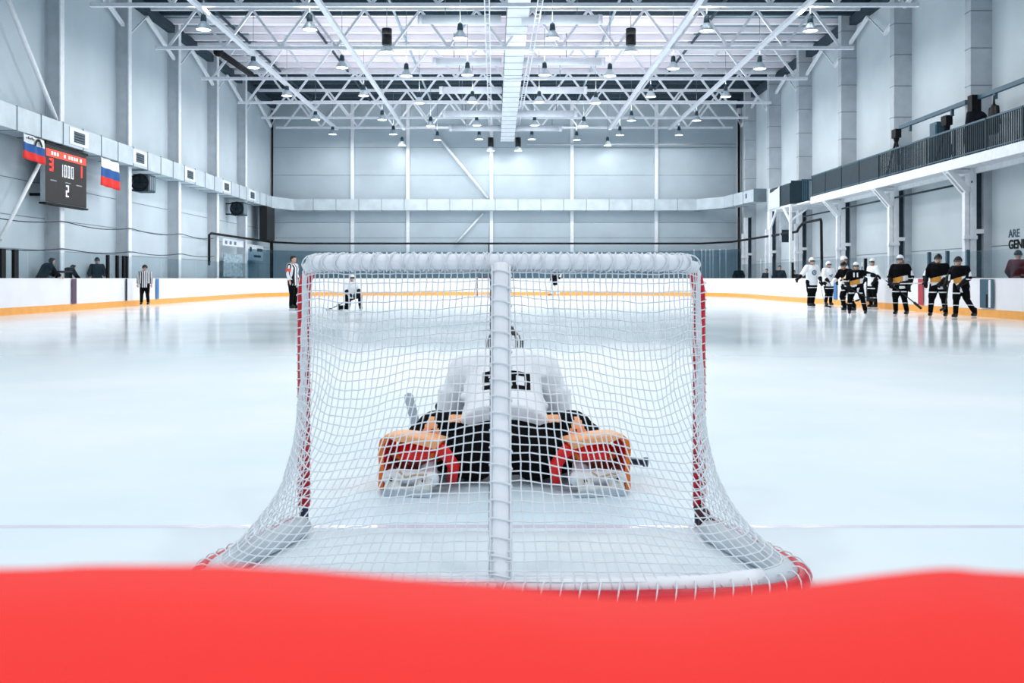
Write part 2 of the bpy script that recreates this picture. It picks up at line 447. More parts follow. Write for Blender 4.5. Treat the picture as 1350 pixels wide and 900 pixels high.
for X in (-13.6, -9.5, -5.2, 5.2, 10, 13.8):
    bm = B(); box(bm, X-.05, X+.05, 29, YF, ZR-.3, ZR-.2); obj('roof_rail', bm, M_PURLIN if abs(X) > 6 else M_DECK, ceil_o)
for X, s in ((XL, 1), (XR, -1)):
    bm = B(); box(bm, min(X, X+s*.35), max(X, X+s*.35), 24, YF, ZR-.6, ZR-.2); obj('eaves_beam', bm, M_PURLIN, ceil_o)
    # little bracing rods under the eaves
    bm = B()
    for q in range(6):
        y0 = 30 + q*6.1
        bar(bm, (X+s*.3, y0, 13.2), (X+s*.3, y0+4.2, 11.9), .14); bar(bm, (X+s*.3, y0+4.2, 11.9), (X+s*.3, y0+6.1, 13.2), .06)
    obj('eaves_brace', bm, M_COLW, ceil_o)

# trusses
ORD = ('first','second','third','fourth','fifth','sixth','seventh','eighth','ninth','tenth')
TY = (35.9, 42.6, 49.1, 55.8, 61.1, 65.1); ZB, ZT = 11.87, 13.7
tr = thing('roof_truss', 'white lattice roof truss, first from the goal net', 'truss', (0, 0, 0), group='roof trusses across the hall')
bm = B(); bar(bm, (-16.2, 0, ZB), (16.2, 0, ZB), .17, .14); obj('bottom_chord', bm, WHITE_STEEL, tr)
bm = B(); bar(bm, (-16.5, 0, ZT), (16.5, 0, ZT), .17, .16); obj('top_chord', bm, WHITE_STEEL, tr)
nb = 12; bw = 31.2/nb; first = None
for k in range(nb):
    xb0 = -15.6 + k*bw; xm = xb0 + bw/2
    bm = B(); bar(bm, (xb0, 0, ZB+.05), (xm, 0, ZT-.05), .11); obj('diagonal', bm, WHITE_STEEL, tr)
    bm = B(); bar(bm, (xm, 0, ZT-.05), (xb0+bw, 0, ZB+.05), .11); obj('diagonal', bm, WHITE_STEEL, tr)
trs = [tr]
for i in range(1, len(TY)): trs.append(copy_tree(tr))
for i, o in enumerate(trs):
    o.location = (0, TY[i], 0); o['label'] = 'white lattice roof truss, %s from the goal net' % ORD[i]
# longitudinal ties, cable ladders
for X, z, r, lab in ((-11.9, ZB-.1, .13, 'white tie beam along the trusses, closest to the scoreboard wall'), (-7.1, ZB-.1, .13, 'white tie beam between the big duct and the tie beam by the scoreboard wall'),
                (7.45, ZB-.1, .13, 'white tie beam between the big duct and the tie beam by the balcony wall'), (11.7, ZB-.1, .13, 'white tie beam along the trusses, the one closest to the balcony wall')):
    bm = B(); bar(bm, (X, 29, z), (X, 65.0, z), r*1.6, .16); tag(obj('tie_beam', bm, WHITE_STEEL), lab, 'beam')
for X0, X1, lab in ((-.62, -1.0, 'thin white cable ladder running beside the big duct on the scoreboard side'), (1.4, 0.9, 'thin white cable ladder running beside the big duct on the balcony side')):
    bm = B()
    for dx in (-.09, .09): bar(bm, (X0+dx, 31, ZB-.28), (X1+dx, 64.9, ZB-.28), .04, .06)
    for k in range(60):
        t = k/59; x = X0+(X1-X0)*t; y = 31+33.9*t; bar(bm, (x-.09, y, ZB-.28), (x+.09, y, ZB-.28), .03)
    tag(obj('cable_ladder', bm, WHITE_STEEL), lab, 'cable ladder')
# ceiling-level black pipes by the eaves
for p, q, lab in ((lw(288, 68, -14.2), lw(331, 98, -14.2), 'black pipe under the roof edge near the scoreboard wall'),):
    bm = B(); tube(bm, [p, q], .17, 10); ball(bm, p, .26, n=10); tag(obj('roof_pipe', bm, M_BLACK), lab, 'pipe')

# main duct (slopes gently down towards the end wall) with side branches
dA, dB = Vector((.66, 36.0, 12.95)), Vector((.2, 63.7, 10.68))
du = thing('ventilation_duct', 'big square white duct running down the middle of the roof with round side branches', 'duct', (0, 0, 0))
bm = B(); A2 = dA + (dA-dB)*.28
bar(bm, A2+Vector((0,0,.4)), dB+Vector((0,0,.4)), .95, .8)
for k in range(34):
    c = A2.lerp(dB, (k+.5)/34) + Vector((0,0,.4)); d = (dB-A2).normalized()*.02
    bar(bm, c-d*.6, c+d*.6, .975, .825, 1)
obj('duct_body', bm, [M_DUCTW, M_SEAM], du)
for (yy, L, Rr) in ((26, 4.1, 4.0), (81, 4.0, 4.9), (119, 4.05, 4.45), (150, 4.1, 4.2), (169, 4.0, 3.55)):
    s = {26: 30.0, 81: 25.5, 119: 22.9, 150: 21.4, 169: 19.7}[yy]; Yb = FPX/s; z = CAMH+(CY0-yy)/s; xc = .3
    for sg, LL in ((-1, L), (1, Rr)):
        bm = B(); tube(bm, [(xc+sg*.45, Yb, z), (xc+sg*(LL-.2), Yb, z)], .2, 14); tube(bm, [(xc+sg*(LL-.2), Yb, z), (xc+sg*LL, Yb, z)], .22, 14)
        obj('branch_pipe', bm, M_DUCTW, du)
    for sg in (-1, 1):
        bm = B(); tube(bm, [(xc+sg*2.9, Yb, z+.15), (xc+sg*2.9, Yb, ZR)], .02, 6); obj('hanger', bm, M_SEAM, du)

# square duct round the walls
Z0, Z1 = 6.0, 6.78
dl = thing('wall_duct', 'square sheet metal duct along the scoreboard wall, end wall and balcony wall', 'duct', (0, 0, 0))
path = [(XL+.05+.45, 22), (XL+.5, 62.6), (XL+1.6, YF-.75), (XR-3.2, YF-.75), (XR-1.6, 62.9), (XR-1.0, 57.5)]
bm = B(); sweep(bm, path, ((-.4, Z0), (.4, Z0), (.4, Z1), (-.4, Z1)))
obj('duct_body', bm, M_DUCT, dl)
for a, b in zip(path, path[1:]):
    a, b = Vector(a), Vector(b); n = int((b-a).length/1.55)
    for k in range(n+1):
        c = a.lerp(b, (k+.02)/max(1, n)); d = (b-a).normalized(); nn = Vector((d.y, -d.x))
        p0 = c - nn*.42; p1 = c + nn*.42
        bm = B(); bar(bm, (p0.x, p0.y, (Z0+Z1)/2), (p1.x, p1.y, (Z0+Z1)/2), .03, Z1-Z0+.05); obj('flange', bm, M_SEAM, dl)
for x in (105, 185, 251, 299, 333):
    Y = FPX*(XL+.93)/(x-CX0)
    bm = B(); box(bm, XL+.9, XL+.925, Y-.75, Y+.75, 6.1, 6.72); v = obj('vent_panel', bm, M_DUCTW, dl)
    bm = B(); box(bm, XL+.92, XL+.94, Y-.42, Y+.42, 6.2, 6.6); obj('vent_opening', bm, M_PURLIN, v)
    bm = B()
    for k in range(4): box(bm, XL+.94, XL+.955, Y-.42, Y+.42, 6.24+k*.1, 6.26+k*.1)
    obj('vent_slat', bm, M_SEAM, v)
bm = B(); box(bm, XR-1.55, XR-1.45, 58.6, 59.3, 6.3, 6.6); obj('vent_opening', bm, M_PURLIN, dl)

# ------------------------------------------------------------------ lamps
LX = (-11.9, -7.7, -4.65, -1.75, 1.9, 5.0, 8.0, 12.1); LZ = (11.15, 11.15, 10.75, 10.8, 10.8, 10.75, 11.1, 11.1)
def make_lamp(dark):
    t = thing('pendant_lamp', 'white bell pendant lamp', 'lamp')
    bm = B(); lathe(bm, ((0, .62), (.06, .62), (.1, .58), (.12, .36), (.08, .3), (0, .3)) if not dark else ((0, .95), (.2, .95), (.2, .32), (0, .32)), n=14)
    obj('housing', bm, M_LAMPBLACK if dark else M_LAMPDARK, t)
    bm = B(); lathe(bm, ((.07, .34), (.1, .33), (.2, .2), (.28, .06), (.31, 0), (.29, 0), (.26, .06), (.18, .2), (.07, .31), (.07, .34)), n=20)
    obj('lamp_shade', bm, M_SHADE, t)
    bm = B(); lathe(bm, ((0, .05), (.27, .05), (.27, .03), (0, .02)), n=20); obj('bulb', bm, M_BULB, t)
    bm = B(); tube(bm, [(0,0,.6), (0,0,3.2 if not dark else 3.4)], .012, 5); obj('cord', bm, M_SEAM, t)
    return t
lampA = make_lamp(False); lampB = make_lamp(True); usedA = usedB = False
ROWS = (36.3, 43.5, 50.2, 57.8, 63.6)
LIGHT_P = 175
def lamp_and_fill_light(x, y, z, P, size=.5):
    l = bpy.data.lights.new('lamp_and_fill_light', 'AREA'); l.shape = 'DISK'; l.size = size; l.energy = P; l.color = (1.0, .975, .945)
    o = bpy.data.objects.new('lamp_and_fill_light', l); COL.objects.link(o); o.location = (x, y, z); return o
def place_lamp(x, y, z, dark, label):
    global usedA, usedB
    if dark:
        o = lampB if not usedB else copy_tree(lampB); usedB = True
    else:
        o = lampA if not usedA else copy_tree(lampA); usedA = True
    o.location = (x, y, z); o['label'] = label; o['group'] = 'pendant lamps under the roof'
    lamp_and_fill_light(x, y, z-.02, LIGHT_P * (1.0 if y < 60 else .45 if y < 64 else .08))
    u = lamp_and_fill_light(x, y, z+.7, LIGHT_P*(.22 if y < 64 else .02), .8); u.rotation_euler = (PI, 0, 0)   # added upward light to brighten the roof and trusses
for ri, Y in enumerate(ROWS):
    for k, X in enumerate(LX):
        dark = ri == 0 and k in (2, 5)
        z = 10.1 if dark else (LZ[k] if ri else LZ[k]-.15)
        place_lamp(X, Y, z, dark, '%s lamp, %s from the scoreboard wall in the %s lamp row from the net' % ('black capped' if dark else 'white', ORD[k], ORD[ri]))
for x, y, lab, dark in ((530, 192, 'white bell pendant lamp low against the end wall, beside the diagonal brace', False), (801, 192, 'white bell pendant lamp low against the end wall on the balcony side', False),
                  (647, 199, 'small black capped lamp below the duct end, scoreboard side', True), (683, 199, 'small black capped lamp below the duct end, balcony side', True)):
    p = at(x, y, 65.0); place_lamp(p.x, p.y, p.z, dark, lab)
# unseen lamp rows of the near half of the hall, bare lights
for Y in (29, 21, 13, 5, -2):  # rearmost row added behind the camera to light the net
    for X in (-11, -4, 4, 11): lamp_and_fill_light(X, Y, 11, LIGHT_P*1.0, 1.0)

# ------------------------------------------------------------------ boards, glass
bo = thing('dasher_boards', 'white rink boards with an orange kick strip and clear glass round the ice', 'rink boards', (0, 0, 0))
RP = rink_path()
bm = B(); sweep(bm, RP, ((-.02, .24), (-.14, .24), (-.14, 1.16), (-.02, 1.16))); obj('board_face', bm, M_BOARD, bo)
bm = B(); sweep(bm, RP, ((0, 0), (-.14, 0), (-.14, .24), (0, .24))); obj('kick_strip', bm, M_KICK, bo)
bm = B(); sweep(bm, RP, ((-.01, 1.16), (-.17, 1.16), (-.17, 1.19), (-.01, 1.19))); obj('cap_rail', bm, M_BOARD, bo)
M_MARO = mat('mark_maroon', (92, 64, 84), 0.5); M_BLUE = mat('mark_blue', (52, 116, 172), 0.4); M_MRED = mat('mark_red', (180, 56, 66), 0.4)
def side_y(x, X): return FPX*X/(x-CX0)
for x, X, m, w, z1, nm in ((97, BL, M_MARO, .36, 1.17, 'marker_stripe'), (207, BL, M_BLUE, .34, 1.17, 'marker_stripe'), (166, BL, M_BLACK, .14, 1.17, 'gate_edge'),
                       (1101.5, BR, M_BLUE, .42, 1.17, 'marker_stripe'), (1214.5, BR, M_MRED, .38, 1.17, 'marker_stripe'), (1147, BR, M_BLACK, .6, 1.17, 'gate_edge')):
    Y = side_y(x, X); s = 1 if X < 0 else -1
    bm = B(); box(bm, min(X+s*.019, X+s*.03), max(X+s*.019, X+s*.03), Y-w/2, Y+w/2, .25, z1); obj(nm, bm, m, bo)
# clear gate in the boards by the big column
Y0, Y1 = side_y(1311, BR), side_y(1293, BR)
bm = B(); box(bm, BR-.03, BR-.02, Y0, Y1, .28, 1.16); g = obj('clear_gate', bm, M_TEALBLUE, bo)
bm = B(); box(bm, BR-.04, BR-.03, Y0+.15, Y0+.27, .3, 1.14); box(bm, BR-.04, BR-.03, Y0+.33, Y0+.42, .3, .7, 1); obj('gate_bar', bm, [M_COLW, M_BLACK], g)
# glass panes
def pane(p, q, z0, z1, m=M_GLASS):
    bm = B(); bar(bm, (p[0], p[1], (z0+z1)/2), (q[0], q[1], (z0+z1)/2), .012, z1-z0, up=(0, 0, 1)); obj('glass_pane', bm, m, bo)
gp = rink_path(.09)
Yg = 26.0
while Yg < 56.5:
    pane((BL-.09, Yg+.02), (BL-.09, Yg+2.38), 1.19, 2.12); pane((BR+.09, Yg+.02), (BR+.09, Yg+2.38), 1.19, 2.05); Yg += 2.4
arc = [p for p in gp[1:-1]]
fp = resample([Vector((x, y, 0)) for x, y in arc], 25)
for a, b in zip(fp, fp[1:]): pane((a.x, a.y), (b.x, b.y), 1.19, 3.05, M_GLASSD)
def stan(x, X, ztop, m, w=.1, z0=1.17):
    Y = side_y(x, X); bm = B(); box(bm, X-.05, X+.05, Y-w/2, Y+w/2, z0, ztop); obj('stanchion', bm, m, bo)
for x in (3, 20, 142, 154.5, 163, 167): stan(x, BL-.09, 2.13, M_BLACK, .26 if x < 30 else .14)
for x in (1045, 1141, 1225, 1249, 1276): stan(x, BR+.09, 2.1 if x > 1200 else 2.0, M_BLACK if x in (1045, 1141) else M_TEALBLUE, .1)
for i, x in enumerate((915, 925, 930.5, 936, 940, 949, 957)):
    p = at(x, 366, 63.6 if i < 5 else 63); bm = B(); box(bm, p.x-.03, p.x+.03, p.y-.03, p.y+.03, 1.19, 3.2); obj('stanchion', bm, M_COLW, bo)
for x in (1003, 1007):
    Y = 57.0; p = at(x, 366, Y); bm = B(); box(bm, p.x-.02, p.x+.02, p.y-.02, p.y+.02, 1.19, 2.4); obj('stanchion', bm, M_COLW, bo)
# gate bracket over the maroon mark
Y = side_y(97, BL); bm = B()
tube(bm, [(BL-.09, Y-.0, 1.17), (BL-.09, Y, 1.42), (BL-.09, Y-1.1, 1.42), (BL-.09, Y-1.1, 1.17)], .045, 8); obj('gate_bracket', bm, M_BLACK, bo)

# black pipe frame that carries the end safety net
bm = B(); zt = 3.66
tube(bm, [(-16.15, 50.2, 1.9), (-16.15, 50.2, zt-.1), (-16.1, 50.4, zt), (-15.9, 62.5, zt), (-14.5, 65.0, zt), (14.0, 65.0, zt), (15.4, 62, zt), (15.5, 52.0, zt), (15.5, 48.6, zt), (15.5, 48.3, zt+.2), (15.5, 47.6, zt+.4), (15.5, 45.0, zt+.42), (15.5, 44.9, zt+.3), (15.5, 44.8, 1.4)], .07, 8)
for x in (-16.3,): tube(bm, [(-15.9, 62.5, zt), (-15.9, 62.5, 0)], .06, 8)
tube(bm, [(-1.1, 65.0, zt), (-1.1, 65.0, 0.0)], .04, 8)
tube(bm, [(15.45, 60.5, zt+1.6), (15.45, 60.5, 0)], .06, 8)
tag(obj('net_frame', bm, M_BLACK), 'black pipe frame bent round the far end of the rink above the glass', 'pipe frame')

# goal at the far end
def sup(th, a, d, n=3.2):
    c, s = math.cos(th), math.sin(th)
    return Vector((-a*math.copysign(abs(c)**(2/n), c), -d*abs(s)**(2/n), 0))
fg = thing('hockey_goal', 'small far goal at the other end of the ice', 'goal', (at(648, 388, 61).x, 60.6, 0), PI)
bm = B(); tube(bm, [(-.94, 0, 0), (-.94, 0, 1.2), (-.89, 0, 1.25), (.89, 0, 1.25), (.94, 0, 1.2), (.94, 0, 0)], .03, 8); obj('goal_frame', bm, M_DARKRED, fg)
bm = B(); tube(bm, [sup(PI*k/16, .94, .5)+Vector((0,0,1.25)) for k in range(17)], .025, 6); tube(bm, [sup(PI*k/16, 1.1, 1.0)+Vector((0,0,.03)) for k in range(17)], .03, 6); obj('back_frame', bm, M_PAD, fg)
bm = B()
for k in range(0, 33):
    t = sup(PI*k/32, .94, .5)+Vector((0,0,1.25)); b = sup(PI*k/32, 1.1, 1.0)+Vector((0,0,.03)); tube(bm, [t, b], .006, 4)
for j in range(1, 12): tube(bm, [(sup(PI*k/16, .94, .5)+Vector((0,0,1.25))).lerp(sup(PI*k/16, 1.1, 1.0)+Vector((0,0,.03)), j/12) for k in range(17)], .006, 4)
obj('netting', bm, M_NET, fg)

# ------------------------------------------------------------------ balcony
ba = thing('balcony', 'balcony with dark barred railing along the wall of boxed columns', 'balcony', (0, 0, 0))
BX, YE = 15.5, 46.3
bm = B(); box(bm, BX, XR, 20, YE, 5.02, 5.24); box(bm, BX-.06, BX+.1, 20, YE, 4.94, 5.28); box(bm, BX+.9, BX+1.05, 20, YE, 4.85, 5.02)
obj('balcony_floor', bm, M_COLW, ba)
bm = B(); bar(bm, (BX, 20, 6.32), (BX, YE, 6.32), .06, .06); bar(bm, (BX, 20, 5.36), (BX, YE, 5.36), .04, .04); obj('handrail', bm, M_TEALBLUE, ba)
bm = B(); y = 26.0
while y < 38.0: box(bm, BX-.015, BX+.015, y-.02, y+.02, 5.2, 6.3); y += .125
obj('baluster', bm, M_TEAL, ba)['kind'] = 'stuff'
bm = B()
for y in (27.4, 29.5, 31.6, 33.7, 35.8, 38.0, 40.1, 42.2, 44.3, 46.2): box(bm, BX-.03, BX+.03, y-.03, y+.03, 4.98, 6.35)
obj('railing_post', bm, M_TEAL, ba)
bm = B()
for (y0, y1) in ((38.05, 40.07), (40.13, 42.17), (42.23, 44.27), (44.33, 46.2)): box(bm, BX-.012, BX+.012, y0, y1, 5.24, 6.3)
obj('infill_panel', bm, M_TEAL, ba)
for Y in (26.0, 32.2, 38.5, 44.5):
    bm = B()
    for dy in (-.14, .14): bar(bm, (BX+.02, Y+dy, 5.0), (XR-.78, Y+dy, 4.2), .12, .2)
    bar(bm, (BX, Y, 4.92), (XR-.7, Y, 4.92), .3, .12)
    obj('bracket', bm, M_COLW, ba)
# end landing on white posts with dark curtains
la = thing('landing', 'raised landing with dark curtains on white posts past the balcony end', 'landing', (0, 0, 0))
LXF, LY0, LY1 = 15.02, 48.2, 51.9
bm = B(); box(bm, LXF, XR, LY0, LY1, 4.98, 5.1); box(bm, LXF+.3, XR, YE+.01, LY0, 5.02, 5.1); obj('landing_floor', bm, M_COLW, la)
for p in ((LXF, LY0), (LXF, LY1)):
    bm = B(); box(bm, p[0]-.06, p[0]+.06, p[1]-.06, p[1]+.06, 0 if False else -.03, 6.25 if p[1] > 50 else 5.0); obj('post', bm, M_COLW, la)
bm = B(); box(bm, LXF-.03, LXF+.03, LY0, LY1, 5.1, 6.2); box(bm, LXF+.03, LXF+1.0, LY0-.03, LY0+.03, 5.1, 6.32); obj('curtain', bm, M_TEAL, la)
bm = B(); n = 10
for i in range(n):
    a, b = i/n, (i+1)/n
    f = lambda t: (LXF-.05-.02*math.sin(t*14), LY1-.05-2.0*t)
    (xa, ya), (xb, yb) = f(a), f(b)
    za, zb = 5.98+.12*a*a*2, 5.98+.12*b*b*2
    bm.faces.new([bm.verts.new(q) for q in ((xa, ya, 5.06), (xb, yb, 5.06), (xb, yb, zb), (xa, ya, za))])
bmesh.ops.remove_doubles(bm, verts=bm.verts, dist=1e-4)
d = obj('pale_drape', bm, M_PADG, la); s = d.modifiers.new('t', 'SOLIDIFY'); s.thickness = .02
bm = B()
for k in range(7): box(bm, LXF+.35+k*.1, LXF+.38+k*.1, YE+1.0, YE+1.03, 5.2, 6.25)
box(bm, LXF+.3, LXF+1.1, YE+1.0, YE+1.04, 6.22, 6.3); obj('end_railing', bm, M_TEALBLUE, la)
for p, q in (((LXF, LY0, 4.2), (LXF+1.0, LY0, 4.95)), ((LXF, LY0+.1, 4.2), (LXF, LY0+1.2, 4.95)), ((LXF, LY1-.1, 4.0), (LXF, LY1-1.2, 4.95))):
    bm = B(); bar(bm, p, q, .09); obj('knee_brace', bm, M_COLW, la)
p = at(1033, 300, 50.5)
bm = B(); box(bm, 15.4, 16.3, 51.3, 51.36, 3.3, 4.9); box(bm, 15.5, 16.0, 51.24, 51.3, 3.2, 3.9, 1); tag(obj('wall_screen', bm, [M_PADG, M_TEAL]), 'grey hanging sheet with a dark box under the landing', 'screen')

# things on the balcony
bm = B(); zr = 7.3
bar(bm, (16.05, 31.85, zr), (16.05, 37.2, zr), .14); 
for y in (32.9, 36.3): bar(bm, (16.05, y, zr), (16.05, y, 7.0), .1)
tag(obj('overhead_rail', bm, M_TEALBLUE), 'long blue-grey rail above the balcony between two boxed columns', 'rail')
bm = B(); bar(bm, (16.05, 27.0, zr), (16.05, 31.0, zr), .14); bar(bm, (16.05, 30.0, zr), (16.05, 30.0, 7.05), .1)
tag(obj('overhead_rail', bm, M_TEALBLUE), 'blue-grey rail above the balcony where the dark jacket hangs', 'rail')
def tripod(x, y, h, label, s=1.0):
    t = thing('camera_tripod', label, 'tripod', (x, y, 5.24))
    for a in (.4, 2.5, 4.6):
        bm = B(); tube(bm, [(0, 0, h-.35), (.42*math.cos(a), .42*math.sin(a), 0.0)], [.05*s, .035*s], 8); obj('leg', bm, M_BLACK, t)
    bm = B(); box(bm, -.12*s, .12*s, -.2*s, .2*s, h-.3, h+.05); lathe(bm, ((0, 0), (.1*s, 0), (.12*s, -.12), (.08*s, -.26), (0, -.28)), (0, 0, h-.2)); obj('camera_box', bm, M_BLACK, t)
    return t
tripod(15.95, 37.35, 1.95, 'black camera on a tripod at the far end of the long overhead rail')
tripod(15.95, 33.1, 1.75, 'slim black tripod under the middle of the balcony rails beside the teal cabinet')
bm = B(); box(bm, 15.75, 16.25, 33.45, 34.0, 5.24, 6.9); box(bm, 15.73, 15.75, 33.5, 33.95, 5.4, 6.8); tag(obj('cabinet', bm, M_TEALBLUE), 'teal upright cabinet on the balcony behind the railing', 'cabinet')
t = thing('loudspeaker', 'tall black loudspeaker with a dark cover standing on the balcony by a boxed column', 'loudspeaker', (15.95, 31.15, 5.24))
bm = B(); box(bm, -.16, .16, -.15, .15, 1.5, 2.15); obj('speaker_box', bm, M_BLACK, t)
bm = B()
for z0, z1, r0, r1 in ((0, 1.0, .3, .34), (.8, 1.6, .34, .25)): frustum(bm, (0, 0, z0), (0, 0, z1), (r0, r0*.9), (r1, r1*.9))
ball(bm, (.12, -.1, 1.35), .25); fused('cover', bm, .03, M_COAT, t)
bm = B(); c = Vector((16.0, 30.0, 0))
for z0, z1, w0, w1 in ((5.9, 6.5, .26, .24), (6.5, 6.85, .24, .12)): frustum(bm, (c.x, c.y, z0), (c.x, c.y, z1), (.1, w0), (.08, w1))
capsule(bm, (c.x, c.y-.2, 6.75), (c.x, c.y-.3, 6.2), .07, .06); capsule(bm, (c.x, c.y+.2, 6.75), (c.x, c.y+.28, 6.2), .07, .06); capsule(bm, (c.x, c.y, 6.8), (c.x, c.y, 7.15), .05, .025)
tag(fused('jacket', bm, .025, M_BLACK), 'black jacket hanging from the rail over the balcony', 'jacket')

# ------------------------------------------------------------------ wall fittings
sb = thing('scoreboard', 'dark scoreboard with red header, red and white digits', 'scoreboard', (XL+.62, 31.9, 3.85))
M_SBF = mat('scoreboard_face', (30, 27, 30), 0.6, vary=0.25, scale=3); M_LEDR = mat('led_red', (255, 44, 34), .5, emit=1.6); M_LEDW = mat('led_white', (236, 240, 250), .5, emit=.8); M_HEAD = mat('header_red', (244, 66, 44), .5, emit=.55); M_SBS = mat('scoreboard_side', (150, 160, 168), .5)
W, Hh = 3.15, 2.02
bm = B(); box(bm, 0, .16, 0, W, 0, Hh); obj('case', bm, M_SBS, sb)
bm = B(); box(bm, .155, .175, .02, W-.02, .02, Hh-.02); fc = obj('face', bm, M_SBF, sb)
bm = B(); box(bm, .17, .178, .06, W-.06, 1.62, 1.88); obj('header', bm, M_HEAD, fc)
bm = B()
for y0, n in ((.42, 3), (1.35, 1), (1.7, 4), (2.6, 1)):
    for k in range(n): box(bm, .176, .182, y0+k*.2, y0+k*.2+.11, 1.69, 1.81)
obj('header_mark', bm, M_LEDW, fc)
def leds(nm, s, y, z, w, h, t, m, gap):
    bm = B()
    for i, ch in enumerate(s):
        for a, b, c, d in digit_rects(ch, y+i*gap, z, w, h, t): box(bm, .174, .184, a, b, c, d)
    obj(nm, bm, m, fc)
leds('home_score', '3', .28, 1.12, .26, .44, .07, M_LEDR, .3); leds('guest_score', '1', 2.5, 1.12, .26, .44, .07, M_LEDR, .3)
leds('clock', '1000', 1.1, 1.0, .15, .44, .026, M_LEDW, .27); leds('period', '2', 1.5, .3, .2, .42, .05, M_LEDW, .3)
bm = B(); box(bm, .174, .18, .35, .8, .78, .82); box(bm, .174, .18, 1.45, 1.85, .8, .83); box(bm, .174, .18, 2.3, 2.75, .78, .82); obj('caption_bar', bm, M_SBS, fc)
for z in (-.07, Hh):
    bm = B(); box(bm, -.03, .22, -.05, W+.05, z, z+.065); obj('edge_rail', bm, M_BLACK, sb)
bm = B()
for y in (.5, 2.6): bar(bm, (-.62, y, 1.9), (0, y, 1.9), .1); bar(bm, (-.62, y, .3), (0, y, .3), .1)
bar(bm, (.05, .4, Hh), (.05, .2, Hh+.14), .06); obj('mount', bm, M_BLACK, sb)

def flag(label, x0, x1, z0, z1, emblem):
    X = XL+.8; Ya, Yb = FPX*X/(x0-CX0), FPX*X/(x1-CX0)
    bm = B(); n, mz = 16, 9; g = []
    for j in range(mz+1):
        g.append([bm.verts.new((X+.1+.03*math.sin(i*.9+j*.25), Ya+(Yb-Ya)*i/n, z0+(z1-z0)*j/mz - .06*(i/n))) for i in range(n+1)])
    for j in range(mz):
        for i in range(n):
            f = bm.faces.new((g[j][i], g[j][i+1], g[j+1][i+1], g[j+1][i])); f.material_index = j*3//mz; f.smooth = True
    o = obj('hanging_flag', bm, [mat('flag_red', (222, 44, 38), .8), mat('flag_blue', (34, 84, 150), .8), mat('flag_white', (226, 232, 238), .8)])
    s = o.modifiers.new('t', 'SOLIDIFY'); s.thickness = .012
    tag(o, label, 'flag')
    if emblem:
        bm = B(); w = Yb-Ya; h = z1-z0; Xe = X+.17
        for k in range(9):
            a0, a1 = PI*k/9, PI*(k+1)/9; cy, cz = Ya+w*.62, z0+h*.6
            q = [(Xe, cy+math.cos(a)*r, cz+math.sin(a)*r) for a, r in ((a0, .17), (a1, .17), (a1, .26), (a0, .26))]
            bm.faces.new([bm.verts.new(v) for v in q])
        for k in range(5): box(bm, Xe-.01, Xe, Ya+w*(.08+.075*k), Ya+w*(.12+.075*k), z0+h*.8, z0+h*(.9 if k % 2 else .86))
        e = obj('emblem', bm, M_BLACK, o); s = e.modifiers.new('t', 'SOLIDIFY'); s.thickness = .012
flag('white, blue and red flag with a dark emblem beside the scoreboard over the diagonal brace', 26, 55, 5.15, 5.97, True)
flag('plain white, blue and red tricolour flag between the scoreboard and the fan heater', 129, 154, 4.85, 5.95, False)

def heater(x, y, label, s):
    X = XL+.75; Y = FPX*X/(x-CX0); z = CAMH+(CY0-y)*Y/FPX
    t = thing('fan_heater', label, 'heater', (X, Y, z))
    bm = B(); box(bm, -.32*s, .35*s, -.1*s, .75*s, -.38*s, .38*s); obj('heater_case', bm, M_PURLIN, t)
    bm = B()
    for k in range(3): box(bm, .35*s, .37*s, .05*s+k*.22*s, .2*s+k*.22*s, -.3*s, .3*s)
    obj('louvre', bm, M_SEAM, t)
    bm = B(); rr = [(.36*s*math.cos(2*PI*k/24), .36*s*math.sin(2*PI*k/24)) for k in range(24)]
    tube(bm, [(a, -.14*s, b) for a, b in rr], .04*s, 8, closed=True)
    for k in range(1, 4): tube(bm, [(a*k/4, -.16*s, b*k/4) for a, b in rr], .008*s, 5, closed=True)
    for k in range(8): bar(bm, (0, -.16*s, 0), (rr[k*3][0], -.14*s, rr[k*3][1]), .012*s)
    obj('fan_guard', bm, M_BLACK, t)
    bm = B()
    for k in range(5):
        a = k*2*PI/5; q = [(0, -.13*s, 0), (.3*s*math.cos(a), -.15*s, .3*s*math.sin(a)), (.3*s*math.cos(a+.7), -.11*s, .3*s*math.sin(a+.7))]
        bm.faces.new([bm.verts.new(v) for v in q])
    bl = obj('fan_blade', bm, M_TEAL, t); sm = bl.modifiers.new('t', 'SOLIDIFY'); sm.thickness = .01
    bm = B(); bar(bm, (-.75, .2*s, .3*s), (0, .2*s, .3*s), .08); bar(bm, (-.75, .2*s, -.3*s), (0, .2*s, -.3*s), .08); obj('bracket', bm, M_BLACK, t)
heater(186, 241, 'dark fan heater on the scoreboard wall beside the plain tricolour flag', 1.0)
heater(313, 275, 'dark fan heater high on the scoreboard wall above the graffiti poster', 1.05)

def poster_mat(nm, c1, c2, sc):
    m = bpy.data.materials.new(nm); m.use_nodes = True; nt = m.node_tree; b = nt.nodes['Principled BSDF']
    tc = nt.nodes.new('ShaderNodeTexCoord'); w = nt.nodes.new('ShaderNodeTexNoise'); w.inputs['Scale'].default_value = sc; w.inputs['Distortion'].default_value = 2.5
    nt.links.new(tc.outputs['Object'], w.inputs['Vector'])
    r = nt.nodes.new('ShaderNodeValToRGB'); r.color_ramp.interpolation = 'CONSTANT'
    r.color_ramp.elements[0].color = lin(c1); r.color_ramp.elements[1].position = .5; r.color_ramp.elements[1].color = lin(c2)
    e = r.color_ramp.elements.new(.58); e.color = lin((60, 92, 108)); e = r.color_ramp.elements.new(.64); e.color = lin((214, 222, 228))
    nt.links.new(w.outputs['Fac'], r.inputs['Fac']); nt.links.new(r.outputs['Color'], b.inputs['Base Color']); b.inputs['Roughness'].default_value = .6
    return m
